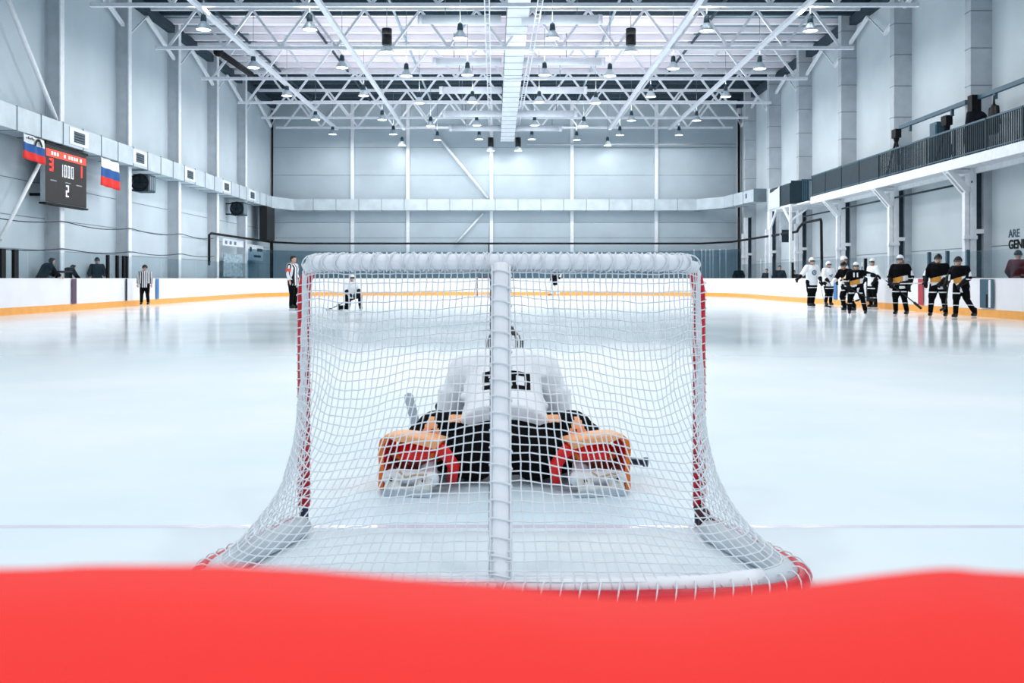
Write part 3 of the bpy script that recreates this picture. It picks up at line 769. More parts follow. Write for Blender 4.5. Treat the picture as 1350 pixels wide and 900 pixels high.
def lrect(x0, x1, z0, z1, X, th, m, name, lab, cat):
    Ya, Yb = FPX*X/(x0-CX0), FPX*X/(x1-CX0); bm = B(); box(bm, X-th, X, Ya, Yb, z0, z1); return tag(obj(name, bm, m), lab, cat)
lrect(295, 320, 1.3, 2.65, XL+.6, .04, poster_mat('graffiti', (150, 170, 180), (120, 146, 160), 3.0), 'poster', 'tall grey-blue graffiti poster low on the scoreboard wall near the far corner', 'poster')
s1 = lrect(294, 321, 3.1, 3.5, XL+.6, .04, M_DUCTW, 'notice', 'long white notice strip above the graffiti poster', 'notice')
bm = B(); X = XL+.6
for k in range(3):
    y = FPX*X/(296.5+k*6-CX0); box(bm, X-.005, X+.008, y, y+.45, 3.18, 3.38)
obj('notice_mark', bm, M_GREYB, s1)
s2 = lrect(326, 347, 2.35, 3.35, XL+.6, .04, M_DUCTW, 'notice', 'square white notice with dark marks beside the graffiti poster', 'notice')
bm = B(); y = FPX*X/(329-CX0); box(bm, X-.005, X+.008, y, y+.5, 2.9, 3.2); y = FPX*X/(339-CX0); box(bm, X-.005, X+.008, y, y+1.3, 2.95, 3.15); box(bm, X-.005, X+.008, y-.8, y+.9, 2.55, 2.7); obj('notice_mark', bm, M_TEAL, s2)
lrect(352, 362, 3.75, 5.95, XL+1.1, .5, M_LAMPBLACK, 'wall_speaker', 'tall black loudspeaker in the far corner under the duct', 'loudspeaker')
p = at(358.5, 200, 65.6); bm = B(); tube(bm, [(p.x, 65.7, -.03), (p.x, 65.7, 13.2)], .07, 8); tag(obj('drain_pipe', bm, M_BLACK), 'black vertical pipe in the far corner above the duct, scoreboard side', 'pipe')
p = at(974, 200, 65.6); bm = B(); tube(bm, [(p.x, 65.6, -.03), (p.x, 65.6, 12.9)], .09, 8); tag(obj('drain_pipe', bm, M_BLACK), 'black vertical pipe in the far corner on the balcony side', 'pipe')
# hanging cables along the scoreboard wall
for k, (z, dz, lab) in enumerate(((3.35, .25, 'thin dark cable sagging along the scoreboard wall below the scoreboard'), (2.35, .2, 'thin dark cable low along the scoreboard wall above the glass'))):
    pts = []
    for i in range(49):
        y = 27 + i*.5; pts.append((XL+.6, y, z - dz*abs(math.sin((y-27.5)*PI/6.1))*.6 + .012*(y-40)))
    bm = B(); tube(bm, pts, .02, 5); tag(obj('wall_cable', bm, M_TEAL), lab, 'cable')
# a pipe of the sprinkler line on the end wall
bm = B(); tube(bm, [at(695, 190, 65.3), at(970, 190, 65.3)], .06, 8); tag(obj('sprinkler_pipe', bm, M_COLUMN), 'thin grey pipe along the end wall below the lamps', 'pipe')
bm = B(); tube(bm, [(16.3, 32.0, 4.55), (16.3, 50.0, 4.55)], .04, 6); tag(obj('wall_pipe', bm, M_TEAL), 'thin dark pipe under the balcony along the wall', 'pipe')

# lettering on the balcony wall, cut by the edge of the photo
def lettering(txt, yz, size, off, m, name):
    c = bpy.data.curves.new(name, 'FONT'); c.body = txt; c.size = size; c.extrude = .006; c.offset = off
    o = bpy.data.objects.new(name, c); COL.objects.link(o)
    o.rotation_euler = (PI/2, 0, -PI/2); o.location = (XR-.012, yz[0], yz[1])
    dg = bpy.context.evaluated_depsgraph_get(); me = bpy.data.meshes.new_from_object(o.evaluated_get(dg)); me.name = name
    o2 = bpy.data.objects.new(name, me); COL.objects.link(o2); o2.matrix_world = Matrix.LocRotScale(o.location, o.rotation_euler, None)
    bpy.data.objects.remove(o); me.materials.clear(); me.materials.append(m); return o2
Yt = FPX*XR/(1330-CX0)
t = thing('wall_sign', 'dark lettering on the balcony wall above the person in the maroon coat', 'sign', (XR, Yt, 2.2))
for txt, z, sz, off, m, nm in (('ARE', 2.56, .38, .004, M_TEALBLUE, 'upper_line'), ('GENE', 2.18, .42, .012, M_BLACK, 'lower_line')):
    o2 = lettering(txt, (Yt, z), sz, off, m, nm); mw = o2.matrix_world.copy(); o2.parent = t; o2.matrix_parent_inverse = Matrix.Translation(t.location).inverted(); o2.matrix_world = mw

# ================================================================== people
def hand(bm, w, d, k=1.0, curl=.5, up=Vector((0, 0, 1))):
    """palm, four fingers and a thumb that leave wrist w along d"""
    d = d.normalized(); a, b = frame_of(d, up)
    palm = w + d*.055*k
    capsule(bm, w, palm, .026*k, .034*k, 8); ball(bm, palm, .036*k, n=8)
    for i, (o, L) in enumerate(((-.03, .07), (-.01, .08), (.011, .076), (.03, .06))):
        p0 = palm + a*o*k + d*.02*k; p1 = p0 + (d*(1-curl*.4) - b*curl*.6).normalized()*L*.55*k; p2 = p1 + (d*(1-curl) - b*curl).normalized()*L*.5*k
        capsule(bm, p0, p1, .0105*k, .0095*k, 6); capsule(bm, p1, p2, .0095*k, .008*k, 6)
    p0 = w + d*.03*k + a*.025*k; p1 = p0 + (a*.8 + d*.7).normalized()*.045*k; p2 = p1 + (d - b*.3).normalized()*.035*k
    capsule(bm, p0, p1, .013*k, .011*k, 6); capsule(bm, p1, p2, .011*k, .009*k, 6)
BASE = dict(pel=(0, 0, 1.05), chest=(0, 0, 1.42), neck=(0, 0, 1.60), head=(0, -.02, 1.76),
            sl=(-.2, 0, 1.53), sr=(.2, 0, 1.53), el=(-.3, .03, 1.26), er=(.3, .03, 1.26), wl=(-.29, -.16, 1.05), wr=(.29, -.16, 1.05),
            hl=(-.1, 0, 1.0), hr=(.1, 0, 1.0), kl=(-.12, -.04, .58), kr=(.12, -.04, .58), al=(-.13, .02, .17), ar=(.13, .02, .17))
def person(label, loc, rz, pose=None, jersey=None, paint=None, pants=None, legpaint=None, helmet=None, hair=None, gloves=None, skates=True, look=0.0, k=1.0, bulk=1.0, feet=None, cage=False, hem=.86, coatlong=False, armband=False):
    """faces -Y at rz = 0"""
    J = {n: Vector(v) for n, v in BASE.items()}
    for n, v in (pose or {}).items(): J[n] = Vector(v)
    t = thing('person', label, 'person', loc, rz); t.scale = (k, k, k)
    rot = Euler((0, 0, look)); H = J['head']; R = rot.to_matrix()
    def hp(x, y, z): return H + R @ Vector((x, y, z))
    bm = B()
    ball(bm, H, (.078, .098, .118), rot, 16); ball(bm, hp(0, -.03, -.055), (.058, .066, .062), rot, 12)
    ball(bm, hp(0, -.1, -.02), (.014, .022, .02), rot, 8); capsule(bm, hp(0, -.094, .015), hp(0, -.102, -.025), .01, .014, 8)
    for s in (-1, 1):
        ball(bm, hp(s*.08, .0, -.015), (.012, .022, .034), rot, 8); ball(bm, hp(s*.034, -.082, .022), (.024, .014, .009), rot, 8)
    ball(bm, hp(0, -.092, -.062), (.026, .012, .008), rot, 8); ball(bm, hp(0, -.082, -.098), (.026, .024, .02), rot, 8)
    capsule(bm, J['neck'] - Vector((0, 0, .06)), H - Vector((0, -.02, .06)), .06, .055)
    capsule(bm, J['pel'], J['chest'], .13, .145); ball(bm, J['pel'], (.16, .12, .12)); ball(bm, J['chest'], (.18, .125, .16))
    for s in 'lr':
        capsule(bm, J['s'+s], J['e'+s], .055, .043); capsule(bm, J['e'+s], J['w'+s], .043, .03); capsule(bm, J['chest']+Vector((0,0,.08)), J['s'+s], .08, .06)
        capsule(bm, J['h'+s], J['k'+s], .085, .058); capsule(bm, J['k'+s], J['a'+s], .056, .04)
        fd = Vector((0, -1, 0)) if not feet else Vector(feet[s]); capsule(bm, J['a'+s]-Vector((0,0,.03)), J['a'+s]+fd*.13-Vector((0,0,.05)), .04, .032)
        hand(bm, J['w'+s], J['w'+s]-J['e'+s])
    fused('body', bm, .0115, M_SKIN, t, 2)
    # upper garment
    if jersey:
        bm = B(); q = bulk; up = (J['chest']-J['pel']).normalized()
        hemp = J['pel'] + up*(hem-1.05)
        axx = (J['sr']-J['sl']).normalized()
        frustum(bm, hemp, J['pel']+up*.1, (.215*q, .175*q), (.2*q, .165*q), ax=axx); frustum(bm, J['pel']+up*.08, J['chest']+up*.06, (.2*q, .165*q), (.235*q, .17*q), ax=axx)
        ball(bm, J['chest']+up*.08, (.225*q, .155*q, .13))
        for s in 'lr':
            capsule(bm, J['chest']+up*.1, J['s'+s], .1*q, .095*q); capsule(bm, J['s'+s], J['e'+s], .098*q, .082*q); frustum(bm, J['e'+s], J['e'+s].lerp(J['w'+s], .88), (.082*q, .082*q), (.062*q, .062*q)); ball(bm, J['e'+s], .084*q)
        frustum(bm, J['neck']-Vector((0,0,.12)), J['neck']+Vector((0,0,.005)), (.12, .11), (.072, .07))
        up_o = fused('jersey' if gloves or armband or skates else 'coat', bm, .017, jersey, t, 3, paint)
        t['_up'] = up_o.name
    if pants:
        bm = B(); q = bulk
        ball(bm, J['pel']-Vector((0,0,.04)), (.2*q, .16*q, .15))
        for s in 'lr':
            capsule(bm, J['h'+s], J['h'+s].lerp(J['k'+s], .85), .13*q, .105*q); capsule(bm, J['k'+s], J['k'+s].lerp(J['a'+s], .45), .085, .08); frustum(bm, J['k'+s], J['k'+s].lerp(J['a'+s], .97), (.085, .085), (.068, .068))
        fused('trousers' if not gloves else 'pants', bm, .017, pants, t, 3, legpaint)
    if helmet:
        bm = B(); g = bmesh.ops.create_uvsphere(bm, u_segments=22, v_segments=16, radius=1)
        kill = [v for v in bm.verts if (v.co.z < -.28) or (v.co.y < -.35 and v.co.z < .12)]
        bmesh.ops.delete(bm, geom=kill, context='VERTS')
        for v in bm.verts: v.co = H + R @ Vector((v.co.x*.108, v.co.y*.132+.008, v.co.z*.138+.012))
        h = obj('helmet', bm, helmet, t, True); m = h.modifiers.new('t', 'SOLIDIFY'); m.thickness = .014
        bm = B(); tube(bm, [hp(-.1, .0, -.03), hp(-.085, -.03, -.1), hp(0, -.07, -.135), hp(.085, -.03, -.1), hp(.1, 0, -.03)], .006, 6); obj('chin_strap', bm, M_HB, h)
        bm = B(); 
        for i in range(9):
            a0, a1 = -1.15+2.3*i/9, -1.15+2.3*(i+1)/9
            q = [hp(math.sin(a)*.112, -math.cos(a)*.125, z) for a, z in ((a0, .035), (a1, .035), (a1, -.03), (a0, -.03))]
            bm.faces.new([bm.verts.new(v) for v in q])
        v = obj('visor', bm, M_GLASSD, h); m = v.modifiers.new('t', 'SOLIDIFY'); m.thickness = .004
    if hair:
        bm = B(); ball(bm, hp(0, .022, .03), (.088, .1, .105), rot, 16)
        for s in (-1, 1): ball(bm, hp(s*.05, .03, .0), (.04, .07, .08), rot, 10)
        ball(bm, hp(0, -.06, .085), (.07, .05, .035), rot, 10)
        fused('hair', bm, .012, hair, t, 1)
    if gloves:
        for s in 'lr':
            bm = B(); d = (J['w'+s]-J['e'+s]).normalized(); frustum(bm, J['w'+s]-d*.14, J['w'+s]+d*.0, (.085, .085), (.062, .062)); hand(bm, J['w'+s], d, 1.55, .7)
            fused('glove', bm, .013, gloves, t, 2)
    for s in 'lr':
        a = J['a'+s]; fd = (Vector((0, -1, 0)) if not feet else Vector(feet[s])).normalized(); up = Vector((0, 0, 1)) if abs(fd.z) < .6 else Vector((0, 1, 0)) * (1 if fd.z < 0 else -1)
        up = (up - fd*up.dot(fd)).normalized(); M = Matrix.Translation(a); sx = fd.cross(up)
        def P(f, u): return a + fd*f + up*u
        bm = B(); capsule(bm, P(0, .1), P(-.01, -.02), .062, .058); capsule(bm, P(-.02, -.05), P(.13, -.055), .05, .045); capsule(bm, P(.0, .0), P(.12, -.04), .05, .045)
        if skates:
            b_ = fused('skate', bm, .014, M_BOOT, t, 2)
            bm = B(); bar(bm, P(-.07, -.11), P(.15, -.11), .024, .05, up=up); bar(bm, P(-.05, -.09), P(.0, -.09), .05, .05, up=up); bar(bm, P(.09, -.09), P(.14, -.09), .05, .05, up=up); obj('blade_holder', bm, M_HOLD, b_)
            bm = B(); bar(bm, P(-.09, -.15), P(.18, -.15), .006, .04, up=up); obj('blade', bm, M_STEEL, b_)
        else:
            fused('shoe', bm, .014, M_BOOT, t, 2)
    if armband:
        bm = B(); d = (J['e'+armband]-J['s'+armband]).normalized(); c = J['s'+armband].lerp(J['e'+armband], .55); frustum(bm, c-d*.05, c+d*.05, (.1*bulk, .1*bulk), (.096*bulk, .096*bulk)); obj('armband', bm, mat('armband_red', (232, 84, 76), .7), t)
    return t
def stick(label, butt, heel, toe, m=M_STICKB):
    t = thing('hockey_stick', label, 'hockey stick', (0, 0, 0)); butt, heel, toe = Vector(butt), Vector(heel), Vector(toe)
    bm = B(); bar(bm, butt, heel, .022, .032); obj('shaft', bm, m, t)
    bm = B(); d = (heel-butt).normalized(); bar(bm, butt-d*.01, butt+d*.16, .03, .038); obj('grip_tape', bm, M_HOLD if m is M_STICKB else M_STICKB, t)
    bm = B(); mid = heel.lerp(toe, .5)+Vector((0, 0, .003)); bar(bm, heel, mid, .012, .075); bar(bm, mid, toe, .012, .07); obj('blade', bm, M_STICKB, t)
    return t
def wpt(t, p):
    return Matrix.LocRotScale(t.location, t.rotation_euler, t.scale) @ Vector(p)

# jersey colour plans (index of the cloth at a point of the garment)
def black_plan(c):
    ax = abs(c.x)
    if ax > .235:
        return 1 if (1.26 < c.z < 1.42 and c.y < .04 and ax > .33) or (1.16 < c.z < 1.19) else 0
    if c.z < .95: return 1 if c.x > .02 else 0
    z = c.z - .25*c.x
    if 1.06 < z < 1.22: return 2 if c.x < .12 else 1
    if 1.0 < z <= 1.06: return 1 if c.x < .02 else 0
    return 0
BLK = [M_BJ, M_WJ, M_OR]
def sock(c): return 1 if (.42 < c.z < .44 or .76 < c.z < .785 and c.y < -.07) else 0
SOCK = [M_BP, M_WJ]

def skater(label, x, yf, rz, htop, **kw):
    g = ground(x, yf); s = FPX/g.y; h = CAMH + (CY0-htop)/s
    kk = h/kw.pop('htall', 1.91)
    return person(label, g, rz, k=kk, skates=True, **kw), kk
# rz: 0 faces the camera; +90 deg faces the balcony side (+x)... facing vector = Rz(-Y)
A = math.radians
t, _ = skater('skater in white jersey with round blue logo reaching an arm to the boards', 1070, 406, A(15), 339, jersey=[M_WJ], pants=SOCK, legpaint=sock, helmet=M_HW, gloves=M_GL,
   pose=dict(el=(-.42, -.05, 1.28), wl=(-.62, -.12, 1.14), er=(.3, -.02, 1.26), wr=(.26, -.2, 1.04), kl=(-.11, -.05, .58), kr=(.08, -.02, .6), al=(-.12, .0, .17), ar=(.05, .03, .17)), bulk=1.08)
j = bpy.data.objects[t['_up']]; decal('chest_logo', j, [ring_grid(.05, .1), ring_grid(.0, .035)], (0, -.15, 1.33), (1, 0, 0), (0, 0, 1), (0, 1, 0), M_GREYB, j)
stick('stick held by the skater with the round logo, pointing down beside the second white jersey', wpt(t, (.16, -.24, 1.16)), wpt(t, (.36, -.30, .1)), wpt(t, (.5, -.5, .05)), M_WOODW)
t, _ = skater('skater in white jersey and white helmet standing beside the blue board mark', 1092, 404.5, A(20), 344, jersey=[M_WJ], pants=SOCK, legpaint=sock, helmet=M_HW, gloves=M_GL,
   pose=dict(el=(-.3, -.05, 1.26), wl=(-.2, -.25, 1.08), er=(.3, -.0, 1.26), wr=(.22, -.22, 1.1), kl=(-.09, -.05, .58), kr=(.1, -.04, .58)), bulk=1.08)
j = bpy.data.objects[t['_up']]; decal('chest_mark', j, [(-.09, .02, -.05, .0), (-.05, .07, -.09, -.06), (.0, .09, -.02, .03)], (0, -.15, 1.33), (1, 0, 0), (0, 0, 1), (0, 1, 0), M_GREYB, j)
t, _ = skater('skater in white half hidden behind the black helmeted player at the blue board mark', 1112, 405.5, A(70), 337, jersey=[M_WJ], pants=SOCK, legpaint=sock, helmet=M_HW, gloves=M_GL, bulk=1.05)
t, _ = skater('bent skater in black jersey and black helmet beside player eleven', 1117, 412, A(-60), 344, htall=1.78, jersey=BLK, paint=black_plan, pants=SOCK, legpaint=sock, helmet=M_HB, gloves=M_HW,
   pose=dict(pel=(0, .1, .98), chest=(0, -.05, 1.33), neck=(0, -.13, 1.49), head=(0, -.2, 1.62), sl=(-.2, -.1, 1.42), sr=(.2, -.1, 1.42), el=(-.3, -.2, 1.18), er=(.3, -.2, 1.18), wl=(-.22, -.42, 1.08), wr=(.22, -.42, 1.08), hl=(-.1, .1, .93), hr=(.1, .1, .93), kl=(-.15, -.1, .56), kr=(.17, -.06, .56), al=(-.18, .1, .17), ar=(.2, .12, .17)))
t, _ = skater('player eleven in black and orange jersey with white helmet and wide stance', 1129, 416.3, A(-25), 344.5, htall=1.84, jersey=BLK, paint=black_plan, pants=SOCK, legpaint=sock, helmet=M_HW, gloves=M_GL,
   pose=dict(pel=(0, .06, 1.0), chest=(0, -.03, 1.36), neck=(0, -.07, 1.53), head=(0, -.12, 1.68), sl=(-.2, -.05, 1.46), sr=(.2, -.05, 1.46), el=(-.33, -.12, 1.2), er=(.42, .0, 1.4), wl=(-.25, -.35, 1.02), wr=(.6, -.1, 1.36), hl=(-.1, .06, .95), hr=(.1, .06, .95), kl=(-.2, -.08, .57), kr=(.2, .0, .57), al=(-.22, .02, .17), ar=(.28, .08, .17)))
j = bpy.data.objects[t['_up']]; decal('number', j, [q for i in range(2) for q in digit_rects('1', -.16+i*.11, -.07, .1, .15, .045)], (0.02, -.2, 1.38), (1, 0, 0), (0, 0, 1), (0, 1, 0), M_WJ, j)
stick('stick of player eleven slanting down across his dark pants', wpt(t, (-.34, -.38, 1.02)), wpt(t, (.35, -.3, .62)), wpt(t, (.6, -.3, .5)))
g = Vector((BR-.55, side_y(1151, BR-.55), 0))
t = person('skater in white leaning at the dark gate in the boards', g, A(-75), k=1.03, skates=True, jersey=[M_WJ], pants=SOCK, legpaint=sock, helmet=M_HW, gloves=M_GL, look=A(20), bulk=1.05)
stick('upright black stick held by the white skater at the dark gate', wpt(t, (-.3, -.24, 1.75)), wpt(t, (-.32, -.34, .35)), wpt(t, (-.3, -.55, .3)))
t, _ = skater('lone skater in black jersey with white helmet and stick slanting across the legs', 1187, 417.3, A(-42), 335.5, jersey=BLK, paint=black_plan, pants=SOCK, legpaint=sock, helmet=M_HW, gloves=M_GL,
   pose=dict(kl=(-.13, -.06, .58), kr=(.12, -.02, .58), al=(-.13, -.02, .17), ar=(.16, .1, .17), el=(-.3, -.04, 1.25), wl=(-.2, -.26, 1.06), er=(.32, .02, 1.24), wr=(.3, -.08, .98)), bulk=1.05)
stick('black stick slanting from the lone black skater towards the ice', wpt(t, (-.42, -.42, 1.22)), wpt(t, (.45, -.15, .45)), wpt(t, (.66, -.12, .26)))
t, _ = skater('skater in black jersey and black helmet holding a stick level across the red board mark', 1237, 419.7, A(-38), 334, jersey=BLK, paint=black_plan, pants=SOCK, legpaint=sock, helmet=M_HB, gloves=M_GL,
   pose=dict(kl=(-.17, -.05, .58), kr=(.16, -.03, .58), al=(-.22, .02, .17), ar=(.2, .02, .17), el=(-.34, -.04, 1.24), wl=(-.28, -.28, 1.08), er=(.3, -.02, 1.24), wr=(.16, -.25, 1.08)), bulk=1.08)
stick('stick held level in front of the red board mark', wpt(t, (.3, -.26, 1.06)), wpt(t, (-.98, -.34, 1.02)), wpt(t, (-1.22, -.42, 1.0)), M_WOODW)
t, _ = skater('striding skater in black and orange jersey last in the line beside the column', 1267, 421.5, A(-58), 337, htall=1.86, jersey=BLK, paint=black_plan, pants=SOCK, legpaint=sock, helmet=M_HB, gloves=M_GL,
   pose=dict(pel=(0, .04, 1.02), chest=(0, -.06, 1.38), neck=(0, -.1, 1.55), head=(0, -.15, 1.7), sl=(-.2, -.06, 1.48), sr=(.2, -.06, 1.48), el=(-.3, -.1, 1.22), er=(.3, -.1, 1.22), wl=(-.24, -.34, 1.06), wr=(.24, -.34, 1.06), kl=(-.1, -.08, .57), kr=(.1, .12, .6), al=(-.13, -.06, .17), ar=(.12, .5, .2)), bulk=1.05)
stick('stick held upright in front of the striding skater', wpt(t, (-.1, -.4, 1.3)), wpt(t, (-.2, -.46, .35)), wpt(t, (-.22, -.68, .28)))
# officials
t, _ = skater('referee in striped shirt and black cap standing at the boards beside the blue mark', 191, 403.6, A(8), 348.5, jersey=[M_STRIPE], pants=[M_BP], helmet=M_HB, look=A(-35),
   pose=dict(el=(-.28, .02, 1.26), wl=(-.29, -.04, 1.0), er=(.28, .02, 1.26), wr=(.3, -.04, 1.0), al=(-.16, .02, .17), ar=(.14, .02, .17), kl=(-.13, -.03, .58)), bulk=.98, armband=None)
t, _ = skater('referee with red armband in striped shirt standing in profile by the goal post', 386, 409.3, A(68), 337, htall=1.88, jersey=[M_STRIPE], pants=[M_BP], hair=M_HAIR, armband='l',
   pose=dict(el=(-.25, .04, 1.26), wl=(-.25, -.05, 1.02), er=(.25, .03, 1.26), wr=(.24, -.06, 1.03), kl=(-.08, -.02, .58), kr=(.08, -.04, .58), al=(-.08, .02, .17), ar=(.09, -.03, .17)), bulk=.95)
# kneeling skater seen through the net
g = ground(463, 409.3)
t = person('skater in white jersey and black pants kneeling on one knee', g, A(28), k=1.0, skates=True, jersey=[M_WJ], pants=SOCK, helmet=M_HW, gloves=M_GL,
   pose=dict(pel=(0, .02, .56), chest=(0, -.02, .9), neck=(0, -.04, 1.06), head=(0, -.08, 1.2), sl=(-.2, -.02, 1.0), sr=(.2, -.02, 1.0), el=(-.28, -.1, .76), er=(.28, -.14, .78), wl=(-.2, -.3, .66), wr=(.16, -.34, .68),
             hl=(-.1, .02, .54), hr=(.12, .0, .54), kl=(-.14, .0, .12), kr=(.2, -.4, .55), al=(-.3, .46, .12), ar=(.22, -.38, .17)), feet={'l': (-.3, .6, -.5), 'r': (0, -1, 0)}, hem=.95)
stick('stick lying low on the ice beside the kneeling skater', g+Vector((-.15, -.1, .35)), g+Vector((-.75, -.1, .06)), g+Vector((-.85, -.3, .04)))
# goalie at the far goal
g = ground(731, 389.8)
t = person('distant goalkeeper in dark jersey with white leg pads at the far boards', g, A(10), k=.86, skates=True, jersey=[M_BJ], pants=[M_BP], helmet=M_HB, gloves=M_HW,
   pose=dict(er=(.38, -.1, 1.38), wr=(.45, -.22, 1.62), el=(-.33, -.08, 1.22), wl=(-.3, -.28, 1.1), kl=(-.17, -.1, .58), kr=(.17, -.1, .58), al=(-.25, .0, .17), ar=(.25, 0, .17)))
for s in (-1, 1):
    bm = B(); frustum(bm, (s*.26, -.04, .12), (s*.18, -.16, .85), (.15, .09), (.15, .07)); ball(bm, (s*.19, -.16, .62), (.15, .09, .1)); fused('leg_pad', bm, .02, M_HW, t, 3)
stick('short stick held low by the distant goalkeeper', wpt(t, (-.3, -.3, 1.15)), wpt(t, (-.42, -.4, .15)), wpt(t, (-.6, -.5, .06)))

# spectators behind the boards
bm = B(); box(bm, XL, BL-.2, 26, 50, -.03, .22); struct(obj('floor_walkway', bm, M_CONCRETE), 'narrow raised walkway behind the boards on the scoreboard side')
bm = B(); box(bm, BR+.2, 16.2, 24, 50, -.03, .12); struct(obj('floor_bench_area', bm, M_CONCRETE), 'raised bench area behind the boards under the balcony')
def watcher(label, x, X, ztop, rz, zf, coat=None, cap=None, hair=M_HAIR, pose=None, htall=1.88, hatm=None):
    Y = side_y(x, X); k = (ztop-zf)/htall
    return person(label, (X, Y, zf), rz, k=k, skates=False, jersey=[coat or M_COAT], pants=[M_BP], hair=None if cap else hair, helmet=cap, pose=pose, bulk=1.02)
low = dict(al=(-.13, .02, .1), ar=(.13, .02, .1))
watcher('person in dark coat leaning forward behind the boards near the scoreboard', 58, BL-.45, 1.93, A(140), .22, htall=1.72, pose=dict(low, pel=(0, .08, 1.02), chest=(0, -.08, 1.34), neck=(0, -.2, 1.47), head=(0, -.28, 1.58), sl=(-.2, -.14, 1.42), sr=(.2, -.14, 1.42), el=(-.28, -.28, 1.17), er=(.28, -.28, 1.17), wl=(-.2, -.5, 1.05), wr=(.2, -.5, 1.05)))
watcher('person in dark coat crouched low behind the boards beside the maroon mark', 86, BL-.5, 1.72, A(150), .22, htall=1.55, pose=dict(low, pel=(0, .16, .95), chest=(0, -.08, 1.24), neck=(0, -.24, 1.33), head=(0, -.34, 1.4), sl=(-.22, -.16, 1.3), sr=(.22, -.16, 1.3), el=(-.3, -.3, 1.05), er=(.3, -.3, 1.05), wl=(-.2, -.46, 1.0), wr=(.2, -.46, 1.0), hl=(-.1, .16, .92), hr=(.1, .16, .92)))
watcher('person in black jacket standing behind the boards among black glass posts', 128, BL-.5, 2.02, A(30), .22, cap=M_HB)
watcher('person in maroon coat and black cap behind the boards under the wall lettering', 1342, BR+.75, 2.02, A(120), .12, coat=M_MAROON, cap=M_HB)
watcher('dark dressed person behind the glass beyond the skater with the level stick', 1231, BR+.6, 1.78, A(-60), .12)
watcher('dark dressed person behind the boards beside the skater reaching out an arm', 1047, BR+.6, 1.62, A(-30), .12)
watcher('person in dark coat behind the curved glass at the far corner posts', 974, 15.55, 2.0, A(-20), -.03)
watcher('person in dark coat behind the glass under the white landing posts', 1011, BR+.65, 1.75, A(-40), .0)
watcher('person in dark coat between the two white landing posts', 1028, BR+.7, 1.9, A(-20), .0)
bm = B(); Y = side_y(1285, BR+.6); ball(bm, (BR+.6, Y, .95), (.25, .55, .3)); box(bm, BR+.38, BR+.82, Y-.5, Y+.5, .12, .95); tag(fused('kit_bag', bm, .04, M_BLACK, None, 3), 'black kit bag on the bench behind the boards beside the big column', 'bag')

# ================================================================== the goal
go = thing('hockey_goal', 'large red framed goal with white netting seen from behind', 'goal', (GX, GY, 0))
ZC = 1.25
posts = bm = B()
for s in (-1, 1):
    bm = B(); tube(bm, [(s*.94, 0, .1), (s*.94, 0, 1.08), (s*.937, -.003, 1.13), (s*.926, -.007, 1.18), (s*.905, -.011, 1.22), (s*.875, -.014, 1.245), (s*.84, -.015, 1.25)], .03, 14); obj('post', bm, M_RED, go)
bm = B(); tube(bm, [(-.84, -.015, ZC), (.84, -.015, ZC)], .03, 12); obj('crossbar', bm, M_RED, go)
bm = B(); tube(bm, [(-.835, -.015, ZC), (.835, -.015, ZC)], .034, 12); obj('crossbar_sleeve', bm, M_PAD, go)
for s in (-1, 1):
    bm = B(); tube(bm, [(s*.94, 0, 0.0), (s*.94, 0, .12)], .022, 10)
    if s > 0: box(bm, .93, 1.0, -.06, .02, 0.0, .05, 1); tube(bm, [(.94, 0, .1), (.96, -.04, .05), (1.0, -.12, .035)], .032, 10, mi=1)
    obj('post_foot', bm, [M_NAVY, M_DARKRED], go)
NT = 60
top_raw = [sup(PI*k/240, .92, .48) for k in range(241)]
TOP = resample(top_raw, 181)
def smooth01(t): t = min(1, max(0, t)); return t*t*(3-2*t)
base_half = [(-.94, 0), (-.985, -.18), (-1.05, -.4), (-1.125, -.62), (-1.155, -.76), (-1.13, -.88), (-1.02, -.975), (-.8, -1.03), (-.45, -1.055), (0, -1.06)]
bp_ = [Vector((x, y, 0)) for x, y in base_half] + [Vector((-x, y, 0)) for x, y in base_half[-2::-1]]
BASEP = resample(catmull(bp_, 14), 181)
def off_path(P, d, z):
    out = []
    for i, p in enumerate(P):
        t = (P[min(i+1, len(P)-1)] - P[max(i-1, 0)]).normalized(); out.append(Vector((p.x - t.y*d*-1*-1, p.y + t.x*d*-1*-1, z)) if False else Vector((p.x + t.y*d, p.y - t.x*d, z)))
    return out
# d > 0 moves to the right of travel: the path runs from -x round the back to +x, so the outside lies to its right
for i, p in enumerate(TOP): p.z = -.055*(1-smooth01(min(i, 180-i)/32))
bm = B(); tube(bm, [p + Vector((0, 0, ZC-.005)) for p in TOP[22:-22:4]], .022, 10); tf = obj('top_frame', bm, M_PAD, go)
bm = B(); tube(bm, [p + Vector((0, 0, ZC)) for p in TOP[26:-26:3]], .034, 12); obj('top_pad', bm, M_PAD, go)
bm = B(); tube(bm, off_path(BASEP, .02, .034)[2:-2:3], .03, 12); obj('base_frame', bm, M_RED, go)
ip = off_path(BASEP, -.055, .05)
bm = B(); tube(bm, ip[46:-46:3], .047, 12); obj('base_pad', bm, M_PAD, go)
for a, b in ((6, 50), (131, 175)):
    bm = B(); tube(bm, ip[a:b:4], .055, 12); o = obj('side_pad', bm, M_PADG, go)
    for v in o.data.vertices: v.co.z *= .85
